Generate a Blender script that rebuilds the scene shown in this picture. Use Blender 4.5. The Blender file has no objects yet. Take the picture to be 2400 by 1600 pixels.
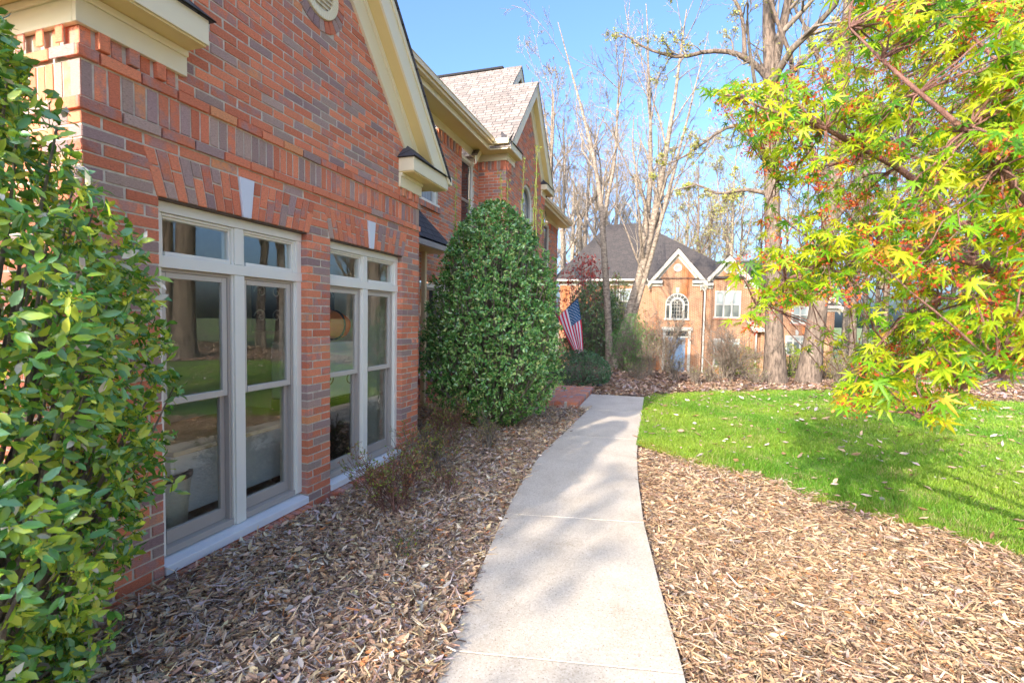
import bpy, bmesh, math
import numpy as np
from mathutils import Vector, Matrix
rad = math.radians
scene = bpy.context.scene
COL = scene.collection

# ------------------------------------------------------------ camera, sky, sun, exposure
cam_d = bpy.data.cameras.new('camera'); cam = bpy.data.objects.new('camera', cam_d); COL.objects.link(cam)
scene.camera = cam
EYE = 1.68
yaw, pitch, roll = -.304571, -.0489682, .0184167
fw = Vector((math.sin(yaw)*math.cos(pitch), math.cos(yaw)*math.cos(pitch), math.sin(pitch)))
rt = fw.cross(Vector((0, 0, 1))).normalized(); up = rt.cross(fw)
r2 = math.cos(roll)*rt + math.sin(roll)*up; u2 = -math.sin(roll)*rt + math.cos(roll)*up
mw = Matrix((r2, u2, -fw)).transposed().to_4x4(); mw.translation = Vector((0, 0, EYE))
cam.matrix_world = mw
cam_d.sensor_width = 36; cam_d.lens = 36*1123.3/2400
cam_d.clip_start = .05; cam_d.clip_end = 1500
cam_d.dof.use_dof = True; cam_d.dof.focus_distance = 8.0; cam_d.dof.aperture_fstop = 5.0

SUN = Vector((-.30, -1.0, .46)).normalized()
elev = math.asin(SUN.z); azim = math.atan2(SUN.x, SUN.y)
world = bpy.data.worlds.new("World"); scene.world = world; world.use_nodes = True
wn = world.node_tree; sky = wn.nodes.new('ShaderNodeTexSky'); sky.sky_type = 'NISHITA'; sky.sun_disc = False
sky.sun_elevation = elev; sky.sun_rotation = azim % (2*math.pi)
sky.air_density = .9; sky.dust_density = 5.0; sky.ozone_density = 6.0
wn.links.new(sky.outputs[0], wn.nodes['Background'].inputs[0]); wn.nodes['Background'].inputs[1].default_value = .15
sun_d = bpy.data.lights.new('sun', 'SUN'); sun_d.energy = 2.0; sun_d.angle = rad(.6); sun_d.color = (1, .90, .76)
sun = bpy.data.objects.new('sun', sun_d); COL.objects.link(sun); sun.rotation_euler = (-SUN).to_track_quat('-Z', 'Y').to_euler()
scene.view_settings.view_transform = 'Standard'; scene.view_settings.look = 'None'
scene.view_settings.exposure = 1.95; scene.view_settings.gamma = 1
scene.cycles.max_bounces = 8; scene.cycles.transparent_max_bounces = 16
scene.cycles.sample_clamp_indirect = 6

# ------------------------------------------------------------ materials
class MT:
    def __init__(s, name):
        s.m = bpy.data.materials.new(name); s.m.use_nodes = True; s.t = s.m.node_tree
        s.b = s.t.nodes['Principled BSDF']; s.out = s.t.nodes['Material Output']
    def n(s, typ, inp=None, **kw):
        nd = s.t.nodes.new('ShaderNode'+typ)
        for k, v in kw.items(): setattr(nd, k, v)
        for k, v in (inp or {}).items(): s.set(nd.inputs[k], v)
        return nd
    def set(s, sock, v):
        if isinstance(v, bpy.types.NodeSocket): s.t.links.new(v, sock)
        elif isinstance(v, tuple) and len(v) == 3 and sock.type == 'RGBA': sock.default_value = (*v, 1)
        else: sock.default_value = v
    def p(s, **kw):
        for k, v in kw.items(): s.set(s.b.inputs[k.replace('_', ' ')], v)
        return s
    def obj(s): return s.n('TexCoord').outputs['Object']
    def mapping(s, vec, scale): return s.n('Mapping', {'Vector': vec, 'Scale': scale}).outputs[0]
    def noise(s, vec, scale, detail=4, rough=.6):
        return s.n('TexNoise', {'Vector': vec, 'Scale': scale, 'Detail': detail, 'Roughness': rough}).outputs['Fac']
    def ramp(s, fac, stops):
        r = s.n('ValToRGB', {'Fac': fac}); e = r.color_ramp.elements
        while len(e) < len(stops): e.new(.5)
        for el, (p, c) in zip(e, stops): el.position = p; el.color = (*c, 1) if len(c) == 3 else c
        return r.outputs[0]
    def mix(s, fac, a, b, mode='MIX'):
        m = s.n('Mix', data_type='RGBA', blend_type=mode)
        s.set(m.inputs[0], fac); s.set(m.inputs[6], a); s.set(m.inputs[7], b); return m.outputs[2]
    def math(s, op, a, b=0.0):
        m = s.n('Math', operation=op); s.set(m.inputs[0], a); s.set(m.inputs[1], b); return m.outputs[0]
    def bump(s, h, strength=.5, dist=.01):
        s.set(s.b.inputs['Normal'], s.n('Bump', {'Height': h, 'Strength': strength, 'Distance': dist}).outputs[0])
    def attr(s, nm='Col'): return s.n('Attribute', attribute_name=nm).outputs['Color']

M = {}
def brick_mat():
    k = MT('fired_clay_brick'); v = k.obj(); c = k.attr()
    blot = k.ramp(k.noise(v, 11, 5), [(.44, (0, 0, 0)), (.60, (1, 1, 1))])
    c2 = k.mix(k.math('MULTIPLY', blot, .62), c, (.40, .29, .28), 'MIX')
    # only some faces carry the flashed blotch: strength rides on the alpha of the per-brick colour
    al = k.n('Attribute', attribute_name='Col').outputs['Alpha']
    c3 = k.mix(al, c, c2)
    streak = k.noise(k.mapping(v, (60, 60, 300)), 1, 3)
    c4 = k.mix(k.ramp(streak, [(.30, (.0, 0, 0)), (.7, (1, 1, 1))]), k.mix(1.0, c3, (.72, .68, .68), 'MULTIPLY'), k.mix(1.0, c3, (1.14, 1.12, 1.10), 'MULTIPLY'))
    pits = k.ramp(k.noise(v, 130, 2), [(.26, (.25, .2, .2)), (.34, (1, 1, 1))])
    k.p(Base_Color=k.mix(1.0, c4, pits, 'MULTIPLY'), Roughness=.82)
    h = k.math('ADD', k.noise(v, 70, 4), k.math('MULTIPLY', streak, .8)); k.bump(h, .55, .004); return k.m
M['brick'] = brick_mat()
k = MT('mortar'); v = k.obj(); k.p(Base_Color=k.ramp(k.noise(v, 14, 5), [(.3, (.46, .39, .29)), (.7, (.76, .68, .55))]), Roughness=.95); k.bump(k.noise(v, 160, 3), .6, .003); M['mortar'] = k.m
def paint(name, c, rough=.45, var=.08):
    k = MT(name); v = k.obj(); d = tuple(x*(1-var) for x in c)
    k.p(Base_Color=k.mix(k.noise(v, 5, 4), d, c), Roughness=rough); k.bump(k.noise(k.mapping(v, (8, 8, 90)), 1, 3), .08, .002); return k.m
M['trim'] = paint('cream_paint', (.88, .78, .52)); M['soffit'] = paint('cream_soffit_paint', (.84, .66, .28))
M['casing'] = paint('white_casing', (.90, .86, .74)); M['sill'] = paint('white_sill', (.84, .84, .84))
M['taupe'] = paint('taupe_sash', (.46, .40, .34)); M['stone'] = paint('keystone_stone', (.78, .80, .84), .8, .12)
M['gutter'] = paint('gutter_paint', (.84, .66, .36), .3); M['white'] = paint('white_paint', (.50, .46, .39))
M['black'] = paint('dark_void', (.012, .012, .012), .6)
def shingle(name, c1, c2, joint):
    k = MT(name); uv = k.n('UVMap').outputs[0]
    b = k.n('TexBrick', {'Vector': uv, 'Color1': c1, 'Color2': c2, 'Mortar': joint, 'Scale': 1.0, 'Mortar Size': .009, 'Mortar Smooth': .3, 'Bias': 0.0, 'Brick Width': .23, 'Row Height': .14}); b.offset = .37; b.squash = 1.6; b.squash_frequency = 3
    n1 = k.noise(uv, 2.2, 4); n2 = k.noise(uv, 150, 2)
    c = k.mix(k.ramp(n1, [(.3, (0, 0, 0)), (.7, (1, 1, 1))]), b.outputs[0], k.mix(1., b.outputs[0], (1.25, 1.2, 1.15), 'MULTIPLY'))
    c = k.mix(n2, k.mix(1., c, (.7, .7, .7), 'MULTIPLY'), k.mix(1., c, (1.3, 1.3, 1.3), 'MULTIPLY'))
    k.p(Base_Color=c, Roughness=.92)
    k.bump(k.math('ADD', k.math('MULTIPLY', b.outputs['Fac'], -1.), k.math('MULTIPLY', n2, .25)), .7, .012); return k.m
M['shingle'] = shingle('tan_asphalt_shingle', (.27, .225, .195), (.18, .15, .13), (.045, .037, .033))
M['shingle_dark'] = shingle('dark_asphalt_shingle', (.085, .082, .088), (.055, .053, .06), (.016, .015, .016))
M['shingle_far'] = shingle('charcoal_shingle', (.075, .062, .056), (.052, .045, .042), (.02, .018, .017))
k = MT('exposed_aggregate_concrete'); v = k.obj()
sp = k.n('TexVoronoi', {'Vector': v, 'Scale': 95.0}); spc = k.ramp(sp.outputs['Color'], [(.0, (.30, .22, .16)), (.25, (.50, .41, .31)), (.6, (.60, .51, .40)), (1, (.74, .68, .60))])
big = k.ramp(k.noise(v, 2.1, 9, .72), [(.32, (.47, .385, .29)), (.5, (.62, .53, .42)), (.68, (.70, .61, .50))])
dark = k.ramp(k.noise(v, 90, 2), [(.30, (.50, .42, .36)), (.40, (1, 1, 1))])
k.p(Base_Color=k.mix(1., k.mix(.45, big, spc), dark, 'MULTIPLY'), Roughness=.9); k.bump(k.math('ADD', k.noise(v, 120, 3), k.noise(v, 9, 3)), .5, .004); M['concrete'] = k.m
k = MT('window_glass'); k.t.nodes.remove(k.b)
gl = k.n('BsdfGlossy', {'Roughness': 0.0, 'Color': (1, 1, 1)}); tr = k.n('BsdfTransparent', {'Color': (.96, .98, .96)}); lw = k.n('LayerWeight', {'Blend': .5}); frm = k.math('ADD', k.math('MULTIPLY', k.math('POWER', lw.outputs['Facing'], 4.5), .75), .06)
mx = k.n('MixShader'); k.set(mx.inputs[0], frm); k.set(mx.inputs[1], tr.outputs[0]); k.set(mx.inputs[2], gl.outputs[0]); k.set(k.out.inputs[0], mx.outputs[0]); M['glass'] = k.m
k = MT('dim_glass'); k.p(Base_Color=(.03, .035, .04), Roughness=.03, Specular_IOR_Level=.9); M['dimglass'] = k.m
k = MT('sky_lit_glass'); k.p(Base_Color=(.10, .13, .14), Roughness=.02, IOR=2.2); M['archglass'] = k.m
k = MT('blinds_behind_glass'); v = k.obj(); w = k.n('TexWave', {'Vector': v, 'Scale': 5.0}, bands_direction='Y'); k.p(Base_Color=k.mix(w.outputs[0], (.20, .24, .28), (.36, .40, .43)), Roughness=.15); M['blinds'] = k.m
k = MT('pale_shade_glass'); k.p(Base_Color=(.30, .34, .32), Roughness=.12, Specular_IOR_Level=.8); M['paleglass'] = k.m
def leafmat(name, hue=(1, 1, 1), rough=.4, trans=.35, tcol=(1.2, 1.3, .5), spec=.5):
    k = MT(name); c = k.attr(); k.p(Base_Color=k.mix(1., c, hue, 'MULTIPLY'), Roughness=rough, Specular_IOR_Level=spec)
    t = k.n('BsdfTranslucent', {'Color': k.mix(1., c, tcol, 'MULTIPLY')}); m = k.n('MixShader'); k.set(m.inputs[0], trans)
    k.set(m.inputs[1], k.b.outputs[0]); k.set(m.inputs[2], t.outputs[0]); k.set(k.out.inputs[0], m.outputs[0]); return k.m
M['leaf'] = leafmat('broad_leaf'); M['gloss_leaf'] = leafmat('glossy_evergreen_leaf', rough=.26, trans=.15, spec=.8)
M['maple_leaf'] = leafmat('thin_maple_leaf', rough=.5, trans=.5, tcol=(1.35, 1.25, .35))
M['grass'] = leafmat('grass_blade', rough=.55, trans=.4, tcol=(1.3, 1.3, .5)); M['litter'] = leafmat('dry_litter', rough=.8, trans=.12, tcol=(1.3, 1.1, .8), spec=.25)
def bark(name, c1, c2, sc=(14, 14, 3), st=.9):
    k = MT(name); v = k.obj(); n1 = k.noise(k.mapping(v, sc), 1, 6, .7)
    k.p(Base_Color=k.ramp(n1, [(.36, c1), (.62, c2)]), Roughness=.92); k.bump(n1, st, .04); return k.m
M['bark'] = bark('grey_brown_bark', (.06, .042, .03), (.26, .19, .14), (16, 16, 4), 1.0); M['bark_pale'] = bark('pale_bark', (.12, .085, .06), (.40, .32, .24), (7, 7, 14), .7)
M['twig'] = bark('twig_bark', (.13, .10, .075), (.30, .24, .18)); M['twig_red'] = bark('reddish_bark', (.13, .055, .04), (.30, .15, .11))
M['twig_pale'] = bark('pale_twig', (.22, .17, .125), (.42, .35, .27))
k = MT('soil'); v = k.obj(); yy_ = k.n('SeparateXYZ', {'Vector': v}).outputs[1]; mk = k.math('MULTIPLY', k.ramp(k.noise(v, .6, 5), [(.45, (0, 0, 0)), (.55, (1, 1, 1))]), k.n('MapRange', {'Value': yy_, 'From Min': 16.5, 'From Max': 18.5}).outputs[0])
k.p(Base_Color=k.mix(mk, k.ramp(k.noise(v, 22, 8, .75), [(.35, (.075, .048, .033)), (.52, (.22, .15, .11)), (.68, (.40, .30, .23))]), (.20, .33, .05)), Roughness=.95); k.bump(k.noise(v, 40, 6), .8, .03); M['soil'] = k.m
k = MT('turf'); v = k.obj(); k.p(Base_Color=k.mix(k.ramp(k.noise(v, 1.1, 4), [(.4, (0, 0, 0)), (.65, (1, 1, 1))]), k.ramp(k.noise(v, 60, 4), [(.3, (.07, .16, .01)), (.7, (.20, .36, .03))]), k.ramp(k.noise(v, 60, 4), [(.3, (.14, .22, .02)), (.7, (.36, .42, .07))])), Roughness=.9); k.bump(k.noise(v, 90, 4), 1, .02); M['turf'] = k.m
k = MT('far_brick'); v = k.obj(); sx = k.n('SeparateXYZ', {'Vector': v}); cv = k.n('CombineXYZ', {'X': k.math('ADD', sx.outputs[0], sx.outputs[1]), 'Y': sx.outputs[2]})
b = k.n('TexBrick', {'Vector': cv.outputs[0], 'Color1': (.38, .155, .07), 'Color2': (.25, .095, .045), 'Mortar': (.44, .33, .22), 'Scale': 1.0, 'Mortar Size': .011, 'Brick Width': .213, 'Row Height': .0677})
st = k.ramp(k.noise(k.mapping(v, (1.1, 1.1, .22)), 1, 5), [(.5, (1, 1, 1)), (.62, (.98, .62, .36))])
k.p(Base_Color=k.mix(1., k.mix(.18, b.outputs[0], k.mix(k.noise(v, 3, 5), (.31, .13, .052), (.41, .185, .08))), st, 'MULTIPLY'), Roughness=.9); k.bump(b.outputs['Fac'], -.4, .01); M['farbrick'] = k.m
def plain(name, c, rough=.6, **kw):
    k = MT(name); v = k.obj(); k.p(Base_Color=k.mix(k.noise(v, 12, 3), tuple(x*.8 for x in c), c), Roughness=rough, **kw); return k.m

# ------------------------------------------------------------ mesh helpers
def link(o, parent=None):
    COL.objects.link(o)
    if parent: o.parent = parent
    return o
def tag(o, label=None, cat=None, group=None, kind=None):
    if label: o['label'] = label
    if cat: o['category'] = cat
    if group: o['group'] = group
    if kind: o['kind'] = kind
    return o
def empty(name, label, cat, group=None, loc=(0, 0, 0)):
    o = bpy.data.objects.new(name, None); o.location = loc; o.empty_display_size = .2; COL.objects.link(o)
    return tag(o, label, cat, group)
def np_mesh(name, V, F, mat, col=None, parent=None, smooth=False, uv=None, mats=None, midx=None, loc=None):
    V = np.asarray(V, np.float32); F = np.asarray(F, np.int32); k = F.shape[1]
    if loc is not None: V = V - np.asarray(loc, np.float32)
    me = bpy.data.meshes.new(name); me.vertices.add(len(V)); me.vertices.foreach_set('co', V.ravel())
    me.loops.add(F.size); me.loops.foreach_set('vertex_index', F.ravel())
    me.polygons.add(len(F)); me.polygons.foreach_set('loop_start', np.arange(0, F.size, k, dtype=np.int32)); me.polygons.foreach_set('loop_total', np.full(len(F), k, np.int32))
    if smooth: me.polygons.foreach_set('use_smooth', np.ones(len(F), bool))
    for m in (mats or [mat]): me.materials.append(m)
    if midx is not None: me.polygons.foreach_set('material_index', np.asarray(midx, np.int32))
    if col is not None:
        a = me.color_attributes.new('Col', 'FLOAT_COLOR', 'POINT'); c = np.ones((len(V), 4), np.float32); c[:, :np.shape(col)[1]] = col; a.data.foreach_set('color', c.ravel())
    me.update(calc_edges=True); me.validate(clean_customdata=False)
    o = bpy.data.objects.new(name, me); link(o, parent)
    if loc is not None and parent is None: o.location = loc
    return o
class Frame:
    """local axes of a facade: s along it, n out of it, z up"""
    def __init__(s, O, S, N): s.O, s.S, s.N = np.array(O, float), np.array(S, float), np.array(N, float)
    def __call__(s, a, n, z):
        a, n, z = np.broadcast_arrays(np.asarray(a, float), np.asarray(n, float), np.asarray(z, float))
        return s.O + a[..., None]*s.S + n[..., None]*s.N + z[..., None]*np.array([0, 0, 1.])
W0 = Frame((0, 0, 0), (1, 0, 0), (0, 1, 0))
class MB:
    """collects closed solids; built as ONE mesh object"""
    def __init__(s, fr=W0): s.v = []; s.f = []; s.fr = fr; s.c = []; s.mi = []
    def add(s, pts, faces, col=None, mi=0):
        b = len(s.v); s.v += [tuple(p) for p in pts]; s.f += [tuple(b+i for i in f) for f in faces]; s.mi += [mi]*len(faces)
        s.c += [col or (1, 1, 1)]*len(pts); return s
    def box(s, a0, a1, n0, n1, z0, z1, col=None, mi=0):
        P = s.fr(np.array([a0, a1, a1, a0, a0, a1, a1, a0]), np.array([n0, n0, n1, n1, n0, n0, n1, n1]), np.array([z0]*4+[z1]*4))
        return s.add(P, [(0, 3, 2, 1), (4, 5, 6, 7), (0, 1, 5, 4), (1, 2, 6, 5), (2, 3, 7, 6), (3, 0, 4, 7)], col, mi)
    def prism(s, poly, n0, n1, col=None, mi=0):      # polygon in (s,z) given thickness along n
        k = len(poly); a = np.array(poly, float); P = np.concatenate([s.fr(a[:, 0], n0, a[:, 1]), s.fr(a[:, 0], n1, a[:, 1])])
        return s.add(P, [tuple(range(k)), tuple(range(2*k-1, k-1, -1))]+[(i, i+k, (i+1) % k+k, (i+1) % k) for i in range(k)], col, mi)
    def slab(s, poly3, t, col=None, mi=0):            # 3-d polygon given thickness t downwards
        k = len(poly3); P = [tuple(p) for p in poly3]+[(p[0], p[1], p[2]-t) for p in poly3]
        return s.add(P, [tuple(range(k)), tuple(range(2*k-1, k-1, -1))]+[(i, i+k, (i+1) % k+k, (i+1) % k) for i in range(k)], col, mi)
    def ring(s, cs, cz, r0, r1, n0, n1, a0=0, a1=2*math.pi, seg=40, col=None, sq=1):
        full = abs(a1-a0-2*math.pi) < 1e-6
        for i in range(seg):
            t0 = a0+(a1-a0)*i/seg; t1 = a0+(a1-a0)*(i+1)/seg
            s.prism([(cs+r*math.cos(t), cz+sq*r*math.sin(t)) for r, t in ((r0, t0), (r1, t0), (r1, t1), (r0, t1))], n0, n1, col)
        return s
    def build(s, name, mat, parent=None, bevel=0, uvdir=None, mats=None, smooth=False):
        me = bpy.data.meshes.new(name); me.from_pydata(s.v, [], s.f); 
        for m in (mats or [mat]): me.materials.append(m)
        if mats: me.polygons.foreach_set('material_index', s.mi)
        a = me.color_attributes.new('Col', 'FLOAT_COLOR', 'POINT'); c = np.ones((len(s.v), 4), np.float32); c[:, :3] = s.c; a.data.foreach_set('color', c.ravel())
        bm = bmesh.new(); bm.from_mesh(me); bmesh.ops.recalc_face_normals(bm, faces=bm.faces)
        if uvdir is not None:
            U, Vd = Vector(uvdir[0]).normalized(), Vector(uvdir[1]).normalized(); L = bm.loops.layers.uv.new('UVMap')
            for f in bm.faces:
                for l in f.loops: l[L].uv = (l.vert.co.dot(U), l.vert.co.dot(Vd))
        bm.to_mesh(me); bm.free()
        if smooth:
            me.polygons.foreach_set('use_smooth', [True]*len(me.polygons))
        o = bpy.data.objects.new(name, me); link(o, parent)
        if bevel:
            b = o.modifiers.new('bevel', 'BEVEL'); b.width = bevel; b.segments = 2; b.limit_method = 'ANGLE'
        return o

# ---- real brick courses: every brick a bevelled block standing proud of its mortar bed
rb = np.random.default_rng(5)
def brick_col(n, rng=rb):
    u = rng.random(n); j = rng.random((n, 1)); red = np.array([.86, .30, .15])*(1-j)+np.array([.68, .20, .10])*j
    k = rng.random((n, 1)); pur = np.array([.40, .255, .24])*(1-k)+np.array([.50, .35, .27])*k
    c = np.where((u < .20)[:, None], pur, red)*rng.uniform(.85, 1.15, (n, 1)); org = np.array([.80, .34, .15]); c = np.where(((u > .2) & (u < .225))[:, None], org, c)
    al = np.where(u < .2, .3, np.where(rng.random(n) < .38, 1.0, 0.0)); return np.concatenate([c, al[:, None]], 1)
class Bricks:
    def __init__(s, fr): s.fr = fr; s.q = []; s.n = []; s.c = []; s.mort = []
    def quad(s, q, n=0.0): s.q.append(q); s.n.append(n)
    def rect(s, a0, a1, z0, z1, n=0.0): s.q.append(((a0, z0), (a1, z0), (a1, z1), (a0, z1))); s.n.append(n)
    def field(s, a0, a1, z0, z1, holes=(), upper=None, pitch=.0677, first=0, circ=None, n=0.0, L=.213):
        row = first; z = z0
        while z < z1-.02:
            zt = z+pitch-.0110; zm = z+.03; iv = [(a0, a1)]
            if upper:
                lo, hi = upper(z); iv = [(max(a0, lo), min(a1, hi))]
            for h in holes:
                if h[2]-.004 <= zm < h[3]:
                    iv = [p for (x, y) in iv for p in ((x, min(y, h[0])), (max(x, h[1]), y)) if p[1]-p[0] > .015]
            if circ and abs(zm-circ[1]) < circ[2]:
                w = math.sqrt(circ[2]**2-(zm-circ[1])**2); iv = [p for (x, y) in iv for p in ((x, min(y, circ[0]-w)), (max(x, circ[0]+w), y)) if p[1]-p[0] > .015]
            off = a0+(L/2 if row % 2 else 0)+rb.uniform(-.004, .004)
            for x, y in iv:
                if y-x < .02: continue
                k = math.floor((x-off)/L); cuts = [off+j*L for j in range(k, k+int((y-x)/L)+3)]
                cuts = [x]+[q for q in cuts if x+.052 < q < y-.052]+[y+.011 if y < a1-.001 or True else y]
                for b0, b1 in zip(cuts[:-1], cuts[1:]):
                    s.rect(b0, b1-.0110, z, zt, n+rb.uniform(-.0022, .003))
            z += pitch; row += 1
    def soldiers(s, a0, a1, z0, z1, pitch=.0677, n=0.0, alt=0.0, altz=0.0):
        k = max(1, round((a1-a0)/pitch)); p = (a1-a0)/k
        for i in range(k):
            q = alt if i % 2 else 0
            s.rect(a0+i*p, a0+(i+1)*p-.0110, z0+(altz if i % 2 else 0), z1, n+q+rb.uniform(-.0015, .0015))
    def build(s, name, parent, mortar_boxes, depth=.05):
        q = np.array(s.q); N = len(q); n = np.array(s.n); c = q.mean(1, keepdims=True); col = brick_col(N)
        q = q + rb.normal(0, .0009, q.shape)
        inn = c+(q-c)*(1-.0035/np.maximum(np.linalg.norm(q-c, axis=2, keepdims=True), .01)*1.4)
        P = np.concatenate([s.fr(inn[:, :, 0], n[:, None]+.0, inn[:, :, 1]), s.fr(q[:, :, 0], n[:, None]-.004, q[:, :, 1]), s.fr(q[:, :, 0], n[:, None]-depth, q[:, :, 1])], 1)
        F = [(0, 1, 2, 3)]+[(i, i+4, (i+1) % 4+4, (i+1) % 4) for i in range(4)]+[(i+4, i+8, (i+1) % 4+8, (i+1) % 4+4) for i in range(4)]
        det = np.dot(np.cross(s.fr.S, (0, 0, 1)), s.fr.N)
        F = np.array(F) if det > 0 else np.array(F)[:, ::-1]
        fs = (np.arange(N)[:, None, None]*12+F[None]).reshape(-1, 4); V = P.reshape(-1, 3); C = np.repeat(col, 12, 0); mi = np.zeros(len(fs), int)
        mb = MB(s.fr)
        for b in mortar_boxes: mb.box(*b) if len(b) == 6 else mb.prism(b[0], b[1], b[2])
        off = len(V); C = np.concatenate([C, np.ones((len(mb.v), 4))]); faces = fs.tolist()+[tuple(i+off for i in f) for f in mb.f]
        me = bpy.data.meshes.new(name); me.from_pydata(V.tolist()+[tuple(map(float, p)) for p in mb.v], [], faces)
        me.materials.append(M['brick']); me.materials.append(M['mortar']); me.polygons.foreach_set('material_index', [0]*len(fs)+[1]*len(mb.f))
        a = me.color_attributes.new('Col', 'FLOAT_COLOR', 'POINT'); a.data.foreach_set('color', C.astype(np.float32).ravel())
        return link(bpy.data.objects.new(name, me), parent)

# ------------------------------------------------------------ gabled-front trim used by both near gables
def gable_trim(fr, s0, s1, zs, apex, m, ov, nout, house, xback, ret=.9, lshingle=True, vent=None, backn=-5):
    c = (s0+s1)/2
    zr = lambda s, ap: ap-m*abs(s-c)
    e0, e1 = s0-ov, s1+ov
    fz = apex-.045
    fa = MB(fr)
    for sg in (-1, 1):                       # rake fascia, front skin
        E = c+sg*(e1-c); B = E
        xm = c+sg*(fz-.35-zs-.162)/m; fa.prism([(c, fz), (E, zr(E, fz)), (E, zs+.162), (xm, zs+.162), (c, fz-.35)], nout-.025, nout-.001)
        fa.prism([(c, fz+.0), (E, zr(E, fz)), (E, zr(E, fz)-.055), (c, fz-.09)], nout+.001, nout+.016)
    fa.build('fascia', M['trim'], house, .003)
    so = MB(fr)
    for sg in (-1, 1):
        E = s1-.05 if sg > 0 else s0+.05; E = c+sg*min(s1+ov-.1-c, (fz-.34-zs-.18)/m)
        so.prism([(c, fz-.34), (E, zr(E, fz)-.34), (E, zr(E, fz)-.32), (c, fz-.32)], .0, nout-.026)
    so.build('soffit', M['soffit'], house)
    fb = MB(fr)
    for sg in (-1, 1):
        E = c+sg*min(s1+.02-c, (fz-.342-zs-.18)/m); x2 = c+sg*(fz-.66-zs-.17)/m
        fb.prism([(c, fz-.342), (E, zr(E, fz)-.342), (E, zs+.17), (x2, zs+.17), (c, fz-.66)], -.01, .028)
        E = c+sg*min(s1+.02-c, (fz-.41-zs-.18)/m); fb.prism([(c, fz-.342), (E, zr(E, fz)-.342), (E, zr(E, fz)-.41), (c, fz-.41)], .029, .050)
    # horizontal frieze boards under the returns
    for a, b in ((s0-.03, s0+ret*.62), (s1-.49, s1+.0)):
        fb.box(a, b, 0.001, .030, zs-.155, zs-.001); fb.box(a-(.015 if a < c else 0), b, .031, .045, zs-.04, zs-.002)
        if a < c: fb.box(a-.015, a-.0005, .0, .031, zs-.04, zs-.002)
    fb.build('frieze_board', M['trim'], house, .003)
    # cornice return boxes with little shingled hips
    for (a, b) in ((e0, e0+.96), (e1-.88, e1)):
        left = a < c
        r = MB(fr); r.box(a, b, .0, nout, zs+.012, zs+.16)
        if left: r.box(a, s0-.001, -.6, -.0005, zs+.012, zs+.16)
        r.build('cornice_return', M['trim'], house, .004)
        u = MB(fr); u.box(a+.012, b-.012, 0, nout-.012, zs, zs+.011); u.build('return_soffit', M['soffit'], house)
        cap = MB(fr); z = zs+.163; w0, w1 = (a-.03, b+.03) if not left else (a-.03, b+.03); h = .2
        if left: A = fr(np.array([w0, w0, w1-.0, w1, w1-.22, w0]), np.array([0, nout+.03, nout+.03, 0, 0, 0]), np.array([z, z, z, z, z+h, z+h]))
        else: A = fr(np.array([w1, w1, w0, w0, w0+.20, w1]), np.array([0, nout+.03, nout+.03, 0, 0, 0]), np.array([z, z, z, z, z+h, z+h]))
        cap.add(A, [(0, 1, 2, 3), (1, 2, 4, 5), (2, 3, 4), (0, 1, 5), (0, 3, 4, 5)])
        S_ = tuple(fr.S); cap.build('return_shingles', M['shingle_dark'], r_parent(house), uvdir=(S_, (fr.N[0]*.6, fr.N[1]*.6, -.8)))
    # roof planes
    for sg in (-1, 1):
        E = c+sg*(s1+ov+.03-c); nb = backn
        P = fr(np.array([c, E, E, c]), np.array([nout+.03, nout+.03, nb, nb]), np.array([apex, zr(E, apex), zr(E, apex), apex]))
        rf = MB(); rf.slab(P, .035)
        sl = Vector(tuple(fr.S*sg))+Vector((0, 0, -m)); rf.build('roof', M['shingle' if vent is None else 'shingle_dark'], house, uvdir=(tuple(fr.N), tuple(sl)))
def r_parent(h): return h

# ------------------------------------------------------------ the near brick house
house = empty('brick_house', 'large red brick house with steep cream-trimmed gables on the left of the walkway', 'house', loc=(-2.867, 3.5, 0))
house_loc = house.location.copy()
class _H: pass
F1 = Frame((-2.867, 0, 0), (0, 1, 0), (1, 0, 0))          # front of the near gable
F2 = Frame((-2.867, 1.716, 0), (-1, 0, 0), (0, -1, 0))    # its side facing the camera
X1, X2 = -4.223, -3.544
F3 = Frame((X2, 0, 0), (0, 1, 0), (1, 0, 0))              # front of the second gable
F4 = Frame((X2, 10.59, 0), (-1, 0, 0), (0, -1, 0))        # its side facing the camera
F5 = Frame((X1, 0, 0), (0, 1, 0), (1, 0, 0))              # recessed main wall
holder = house
# -- near gable
S0, S1, CY, AP, MS = 1.716, 5.275, 3.4955, 5.74, 1.05
WIN = [(2.105, 3.348), (3.640, 4.886)]
ARCHZ = 2.362; KT = 2.628; ZL = 2.706; ZU = 2.966
bk = Bricks(F1)
holes = [(a-.012, b+.012, -1, ARCHZ+.001) for a, b in WIN]
base = ZL-.0677*42
arch = [(a-.03, b+.03, ARCHZ-.002, KT+.004) for a, b in WIN]
holes = [(a, b, -1, ARCHZ+.002) for a, b in WIN]+arch
bk.field(S0, S1, base, ZL-.005, holes)
bk.field(S0-.018, S1, ZL, ZL+.06, n=.018)
bk.soldiers(S0, S1, ZL+.0677, ZU-.0110, n=0.0)
bk.field(S0-.018, S1, ZU, ZU+.06, n=.018, first=1)
up0 = ZU+.0677
VC = (CY, 4.43)
zline = lambda z: (CY-(AP-.045-.40-z)/MS, CY+(AP-.045-.40-z)/MS)
dent = [(S0, S0+.525, up0-.01, up0+.098), (S1-.49, S1, up0-.01, up0+.098), (S0, S0+.5, up0+.09, up0+.3), (S1-.47, S1, up0+.09, up0+.3)]
bk.field(S0, S1, up0, 5.6, dent, upper=zline, circ=(VC[0], VC[1], .345))
for a, b in ((S0, S0+.525), (S1-.49, S1)):
    k = int(round((b-a)/.075)); p = (b-a)/k
    for i in range(k): bk.rect(a+i*p, a+i*p+p-.02, up0, up0+.093, .028 if i % 2 else 0.0)
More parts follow.
